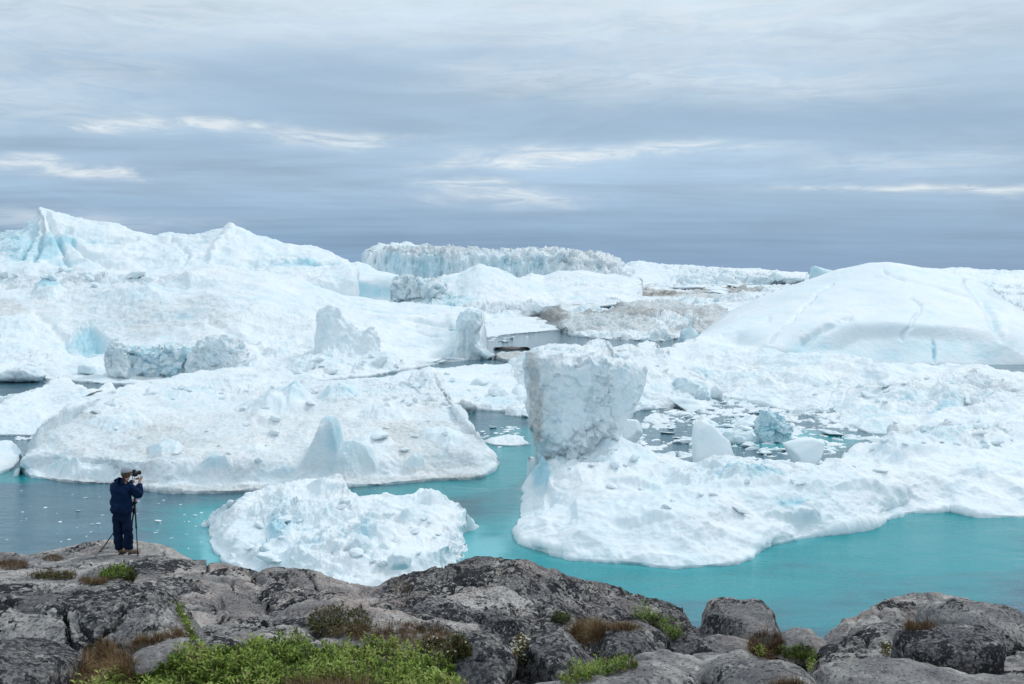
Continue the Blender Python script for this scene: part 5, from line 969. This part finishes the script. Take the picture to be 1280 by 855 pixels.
pieces('ice_chunk', 'ice chunk on the flat floe', C, 'ice chunks on the flat floe', ell(570, 488, 90, 22, 22, rp), 3.6, mn=('ice_floe',))
pieces('distant_iceberg', 'distant white iceberg', 'iceberg', 'distant icebergs in the pack ice', [(rp.uniform(590, 1010), 341 + 38 * rp.rand() ** 1.3) for _ in range(95)] + [(rp.uniform(640, 900), rp.uniform(365, 388)) for _ in range(20)], 8, flat=.45, sink=.15, mn=('pack_ice',))
pieces('ice_fragment', 'tiny floating fragment', 'ice fragment', 'ice fragments afloat near the photographer', [(rp.uniform(0, 235), 612 + 78 * rp.rand() ** .8) for _ in range(52)] + [(rp.uniform(225, 262), rp.uniform(640, 700)) for _ in range(14)], 1.6, flat=.28, sink=.4, mn=('water',))
pieces('ice_fragment', 'tiny pool fragment', 'ice fragment', 'ice fragments afloat in the pool', ell(622, 545, 34, 14, 46, rp), 2.6, flat=.35, sink=.4, mn=('water',))
pieces('ice_fragment', 'small floating fragment', 'ice fragment', 'ice fragments afloat at the left edge', ell(18, 545, 26, 7, 30, rp), 3.2, flat=.3, sink=.4, mn=('water',))
pieces('ice_fragment', 'small fragment in dark water', 'ice fragment', 'ice fragments in the dark open water', ell(640, 425, 50, 6, 12, rp) + ell(800, 437, 30, 4, 8, rp), 3, flat=.4, sink=.4, mn=('water',))
build_veg()

# ================================================================== PERSON, CAMERA, TRIPOD
def skin(name, pts, edges, mat, parent, sub=2, loc=(0, 0, 0), attrs=None):
    """grow one continuous surface round a skeleton: pts = [(x,y,z,rx,ry)], edges"""
    me = bpy.data.meshes.new(name + '_bones'); me.from_pydata([p[:3] for p in pts], edges, []); me.update()
    o = bpy.data.objects.new(name, me); COL.objects.link(o)
    m = o.modifiers.new('s', 'SKIN'); m.use_smooth_shade = True; m.branch_smoothing = .6
    if not me.skin_vertices: me.attributes.new
    lay = me.skin_vertices[0] if len(me.skin_vertices) else None
    if lay is None:
        bpy.context.view_layer.objects.active = o; lay = me.skin_vertices[0]
    for i, p in enumerate(pts): lay.data[i].radius = (p[3], p[4]); lay.data[i].use_root = (i == 0)
    s = o.modifiers.new('u', 'SUBSURF'); s.levels = sub; s.render_levels = sub
    bpy.context.view_layer.update(); ev = o.evaluated_get(bpy.context.evaluated_depsgraph_get())
    m2 = bpy.data.meshes.new_from_object(ev); o.modifiers.clear(); o.data = m2; m2.name = name
    bpy.data.meshes.remove(me); m2.materials.clear(); m2.materials.append(mat)
    m2.polygons.foreach_set('use_smooth', [True] * len(m2.polygons)); m2.update()
    o.parent = parent; o.location = loc
    return o
def displace(o, amp, L, seed, stretch=(1, 1, 1)):
    n = len(o.data.vertices); co = np.zeros(n * 3); o.data.vertices.foreach_get('co', co); nr = np.zeros(n * 3)
    o.data.vertices.foreach_get('normal', nr); co = co.reshape(-1, 3); nr = nr.reshape(-1, 3)
    co += nr * (amp * fbm(co * np.array(stretch), L, 3, .55, seed))[:, None]; o.data.vertices.foreach_set('co', co.ravel()); o.data.update()
def tube(name, a, b, r1, r2, mat, parent, seg=10):
    bm = bmesh.new(); a, b = Vector(a), Vector(b); d = (b - a); q = d.to_track_quat('Z', 'Y').to_matrix().to_4x4()
    bmesh.ops.create_cone(bm, cap_ends=True, segments=seg, radius1=r1, radius2=r2, depth=d.length, matrix=Matrix.Translation((a + b) / 2) @ q)
    me = bpy.data.meshes.new(name); bm.to_mesh(me); bm.free(); return link(name, me, mat, parent)
def bxm(name, c, s, mat, parent, rot=(0, 0, 0), bev=.006):
    bm = bmesh.new(); bmesh.ops.create_cube(bm, size=1, matrix=Matrix.Translation(c) @ Euler(rot).to_matrix().to_4x4() @ Matrix.Diagonal((*s, 1)))
    bmesh.ops.bevel(bm, geom=bm.edges[:], offset=bev, segments=2, affect='EDGES'); me = bpy.data.meshes.new(name); bm.to_mesh(me); bm.free()
    return link(name, me, mat, parent)
def sph(name, c, s, mat, parent, rot=(0, 0, 0), seg=24):
    bm = bmesh.new(); bmesh.ops.create_uvsphere(bm, u_segments=seg, v_segments=seg // 2, radius=1, matrix=Matrix.Translation(c) @ Euler(rot).to_matrix().to_4x4() @ Matrix.Diagonal((*s, 1)))
    me = bpy.data.meshes.new(name); bm.to_mesh(me); bm.free(); return link(name, me, mat, parent)
NAVY = mat_simple('navy_jacket_cloth', (.003, .012, .042), (.006, .022, .066), 9, .8, .8, .03, .1)
NAVY2 = mat_simple('navy_trouser_cloth', (.003, .009, .030), (.007, .018, .050), 9, .85, .8, .03, .1)
SKINM = mat_simple('skin', (.50, .27, .19), (.56, .32, .23), 30, .5)
CAPM = mat_simple('grey_cap_cloth', (.22, .26, .29), (.36, .40, .42), 25, .85, .3, .01)
HAIRM = mat_simple('brown_hair', (.07, .045, .03), (.13, .09, .06), 60, .7)
BLACK = mat_simple('black_metal', (.012, .012, .013), (.02, .02, .022), 30, .45)
BOOT = mat_simple('brown_boot_leather', (.10, .07, .045), (.20, .15, .10), 30, .8)
SOLE = mat_simple('dark_rubber', (.02, .018, .016)); RED = mat_simple('red_plastic', (.5, .02, .02)); GLASS = mat_simple('lens_glass', (.01, .012, .02), None, 5, .08)
fl_, _, _ = hit(154, 694)
base_ = Vector(fl_)
def ground(x, y):
    ok, loc, nrm, idx, ob, mx = sc.ray_cast(DG, Vector((base_.x + x, base_.y + y, base_.z + 1.2)), Vector((0, 0, -1)))
    return (loc.z - base_.z) if ok else 0.0
pr = empty('person', base_); tag(pr, 'photographer in navy jacket and grey cap, seen from behind, holding a camera to the eye', 'person')
gl, gr_ = ground(-.06, .03), ground(.14, -.03)
# one continuous body
S1 = [(-.01, .02, .93, .13, .11), (-.02, .03, 1.12, .13, .11), (-.01, .04, 1.32, .15, .12), (.03, .07, 1.45, .07, .07), (.06, .09, 1.53, .058, .058), (.075, .105, 1.625, .088, .098), (.08, .105, 1.71, .075, .085),
      (-.10, .02, .86, .09, .09), (-.085, .02, .48, .062, .062), (-.07, .03, .10 + gl, .045, .045), (-.03, .10, .05 + gl, .035, .03),
      (.09, .01, .86, .09, .09), (.11, -.01, .48, .062, .062), (.12, -.04, .10 + gr_, .045, .045), (.22, -.02, .05 + gr_, .035, .03),
      (-.18, .06, 1.42, .06, .06), (-.15, .32, 1.22, .045, .045), (.12, .40, 1.44, .033, .033),
      (.18, .03, 1.41, .06, .06), (.30, .12, 1.17, .045, .045), (.255, .31, 1.43, .03, .03), (.25, .33, 1.49, .028, .036)]
E1 = [(0, 1), (1, 2), (2, 3), (3, 4), (4, 5), (5, 6), (0, 7), (7, 8), (8, 9), (9, 10), (0, 11), (11, 12), (12, 13), (13, 14), (2, 15), (15, 16), (16, 17), (2, 18), (18, 19), (19, 20), (20, 21)]
body = skin('body', S1, E1, SKINM, pr)
# face details: nose, ear, fingers belong to the body
FD = Vector((.80, .60, 0)).normalized(); HC = Vector((.075, .105, 1.63))
nose = [tuple(HC + FD * .085 + Vector((0, 0, -.005))) + (.016, .016), tuple(HC + FD * .112 + Vector((0, 0, -.022))) + (.013, .013)]
skin('nose', nose, [(0, 1)], SKINM, body, 1)
RD = Vector((FD.y, -FD.x, 0))
ear = sph('ear', HC + RD * .088 - FD * .01 + Vector((0, 0, -.01)), (.018, .01, .032), SKINM, body, (0, 0, math.atan2(FD.y, FD.x)), 14)
for k in range(5):                           # right hand closes round the camera grip
    if k < 4:
        z = 1.535 - k * .019; L_ = (1.0, 1.08, 1.0, .82)[k]
        P_ = [(.262, .315, z - .02, .011, .011), (.285, .325, z, .0095, .0095), (.290 + .004 * L_, .352 * 1.0 + .01 * (L_ - 1), z + .002, .009, .009), (.272, .372 * L_ ** .1, z, .008, .008)]
    else: P_ = [(.248, .32, 1.475, .012, .012), (.232, .312, 1.505, .011, .011), (.232, .325, 1.53, .009, .009)]
    skin('finger', P_, [(i, i + 1) for i in range(len(P_) - 1)], SKINM, body, 1)
for k in range(4):
    P_ = [(.13 + .0 * k, .395, 1.46, .011, .011), (.155 + .016 * k, .40, 1.475 - .004 * k, .0095, .0095), (.165 + .017 * k, .385, 1.498, .0085, .0085)]
    skin('finger', P_, [(0, 1), (1, 2)], SKINM, body, 1)
skin('finger', [(.12, .385, 1.46, .012, .012), (.13, .355, 1.485, .011, .011), (.15, .345, 1.50, .009, .009)], [(0, 1), (1, 2)], SKINM, body, 1)
# clothes
tr_ = skin('trousers', [(-.01, .015, .98, .20, .16), (-.01, .015, .86, .19, .155), (-.105, .02, .72, .112, .12), (-.095, .015, .46, .098, .098), (-.085, .02, .22, .088, .092), (-.078, .02, .075 + gl, .088, .10),
                        (.095, .0, .72, .115, .12), (.115, -.015, .46, .10, .10), (.125, -.03, .22, .09, .095), (.13, -.035, .075 + gr_, .092, .10)], [(0, 1), (1, 2), (2, 3), (3, 4), (4, 5), (1, 6), (6, 7), (7, 8), (8, 9)], NAVY2, pr)
displace(tr_, .028, .17, 3, (1, 1, 1.6))
jk = skin('jacket', [(-.02, .02, .79, .25, .19), (-.02, .02, 1.0, .24, .19), (-.025, .02, 1.18, .24, .18), (-.02, .03, 1.34, .23, .17), (.0, .05, 1.46, .165, .14), (.035, .075, 1.54, .095, .095),
                     (-.17, .06, 1.41, .105, .10), (-.20, .22, 1.28, .088, .088), (-.16, .33, 1.24, .08, .08), (.10, .395, 1.43, .055, .055),
                     (.165, .02, 1.40, .105, .105), (.26, .08, 1.25, .095, .095), (.305, .14, 1.185, .088, .088), (.275, .24, 1.32, .068, .068), (.258, .295, 1.405, .05, .05)],
          [(0, 1), (1, 2), (2, 3), (3, 4), (4, 5), (3, 6), (6, 7), (7, 8), (8, 9), (3, 10), (10, 11), (11, 12), (12, 13), (13, 14)], NAVY, pr, 3)
displace(jk, .030, .20, 5, (1.1, 1.1, 1.9))
hood = skin('hood', [(-.08, .0, 1.53, .06, .065), (-.035, -.065, 1.51, .065, .07), (.035, -.065, 1.51, .065, .07), (.10, .0, 1.53, .055, .06), (.0, -.10, 1.44, .055, .045)], [(0, 1), (1, 2), (2, 3), (1, 4), (2, 4)], NAVY, jk)
displace(hood, .012, .09, 8)
# head wear
hr = sph('hair', HC + Vector((-.012, -.012, .0)), (.094, .10, .085), HAIRM, pr, (0, 0, .6))
bm = bmesh.new(); bmesh.ops.create_uvsphere(bm, u_segments=28, v_segments=16, radius=1)
bmesh.ops.delete(bm, geom=[v for v in bm.verts if v.co.z < -.12], context='VERTS')
me = bpy.data.meshes.new('cap'); bm.to_mesh(me); bm.free()
cap = link('cap', me, CAPM, pr, HC + Vector((-.002, -.002, .045))); cap.scale = (.108, .112, .085); cap.rotation_euler = (.02, -.05, .6)
m_ = cap.modifiers.new('t', 'SOLIDIFY'); m_.thickness = .06; m_.offset = 1
bk = skin('peak', [tuple(-FD * .9 * .11 + Vector((0, 0, .0))) + (.05, .012), tuple(-FD * .155 + Vector((0, 0, -.018))) + (.04, .010)], [(0, 1)], HAIRM, cap, 1)
bk.location = (0, 0, 0); bk.scale = (1 / .108, 1 / .112, 1 / .085)
for sx, z0, dx, dy, nm in ((-.07, gl, .06, .11, 'boot'), (.14, gr_, .13, .03, 'boot')):
    y0 = .03 if sx < 0 else -.035
    bt = skin(nm, [(sx, y0, .13 + z0, .06, .06), (sx, y0, .055 + z0, .058, .055), (sx + dx * .75, y0 + dy * .75, .05 + z0, .052, .046), (sx + dx * 1.35, y0 + dy * 1.35, .042 + z0, .044, .036)], [(0, 1), (1, 2), (2, 3)], BOOT, pr, 2)
    so = skin('sole', [(sx - dx * .3, y0 - dy * .3, .012 + z0, .05, .012), (sx + dx * .6, y0 + dy * .6, .012 + z0, .052, .012), (sx + dx * 1.5, y0 + dy * 1.5, .012 + z0, .042, .012)], [(0, 1), (1, 2)], SOLE, bt, 1)
# camera held at the eye
cm = empty('camera', base_ + Vector((.215, .29, 1.565))); tag(cm, 'black camera with a long lens held up to the eye of the photographer', 'camera')
az = math.atan2(.85, .60)
q3 = (0, 0, az)
bxm('camera_body', (-.045, -.035, .045), (.075, .145, .105), BLACK, cm, q3, .012)
bxm('viewfinder_hump', (-.05, -.038, .108), (.06, .06, .035), BLACK, cm, q3, .01)
bxm('grip', (-.01, -.095, .04), (.05, .035, .10), BLACK, cm, q3, .01)
def fwd(v, t): return Vector(v) + Vector((math.cos(az), math.sin(az), 0)) * t
b0 = Vector((-.045, -.035, .045)); L1 = tube('lens', fwd(b0, .03), fwd(b0, .10), .034, .038, BLACK, cm, 20)
tube('lens_hood', fwd(b0, .095), fwd(b0, .13), .040, .045, BLACK, L1, 20); tube('front_glass', fwd(b0, .115), fwd(b0, .132), .036, .036, GLASS, L1, 20)
bxm('camera_strap', (-.05, -.11, -.03), (.012, .004, .13), BLACK, cm, (.2, 0, .3), .001)
# tripod
tp = empty('tripod', base_); tag(tp, 'black camera tripod with spread legs standing beside the photographer', 'tripod')
ap = Vector((.17, .24, 1.02))
def foot(px, py):
    l, _, _ = hit(px, py); return Vector(l) - base_
feet = [foot(125.5, 689.5), foot(172.3, 694.5), Vector((-.06, .42, 0))]
feet[2].z = ground(feet[2].x, feet[2].y)
for f in feet:
    mid = ap.lerp(f, .5); lg = tube('leg', ap, mid, .017, .015, BLACK, tp); tube('lower_section', ap.lerp(f, .46), f, .012, .010, BLACK, lg); tube('leg_lock', ap.lerp(f, .44), ap.lerp(f, .49), .020, .020, BLACK, lg); sph('foot_pad', f + Vector((0, 0, .008)), (.02, .02, .014), SOLE, lg, seg=12)
tube('centre_column', ap - Vector((0, 0, .18)), ap + Vector((0, 0, .24)), .014, .014, BLACK, tp)
bxm('leg_hub', ap, (.085, .085, .06), BLACK, tp, (0, 0, .5), .015); sph('ball_head', ap + Vector((0, 0, .28)), (.034, .034, .045), BLACK, tp)
tube('red_collar', ap + Vector((0, 0, .045)), ap + Vector((0, 0, .07)), .030, .030, RED, tp, 16)
bxm('head_plate', ap + Vector((0, 0, .335)), (.07, .05, .02), BLACK, tp, (0, 0, .4), .004)
bxm('weight_bag', ap + Vector((.0, -.03, -.16)), (.07, .06, .14), BLACK, tp, (0, 0, .3), .02)
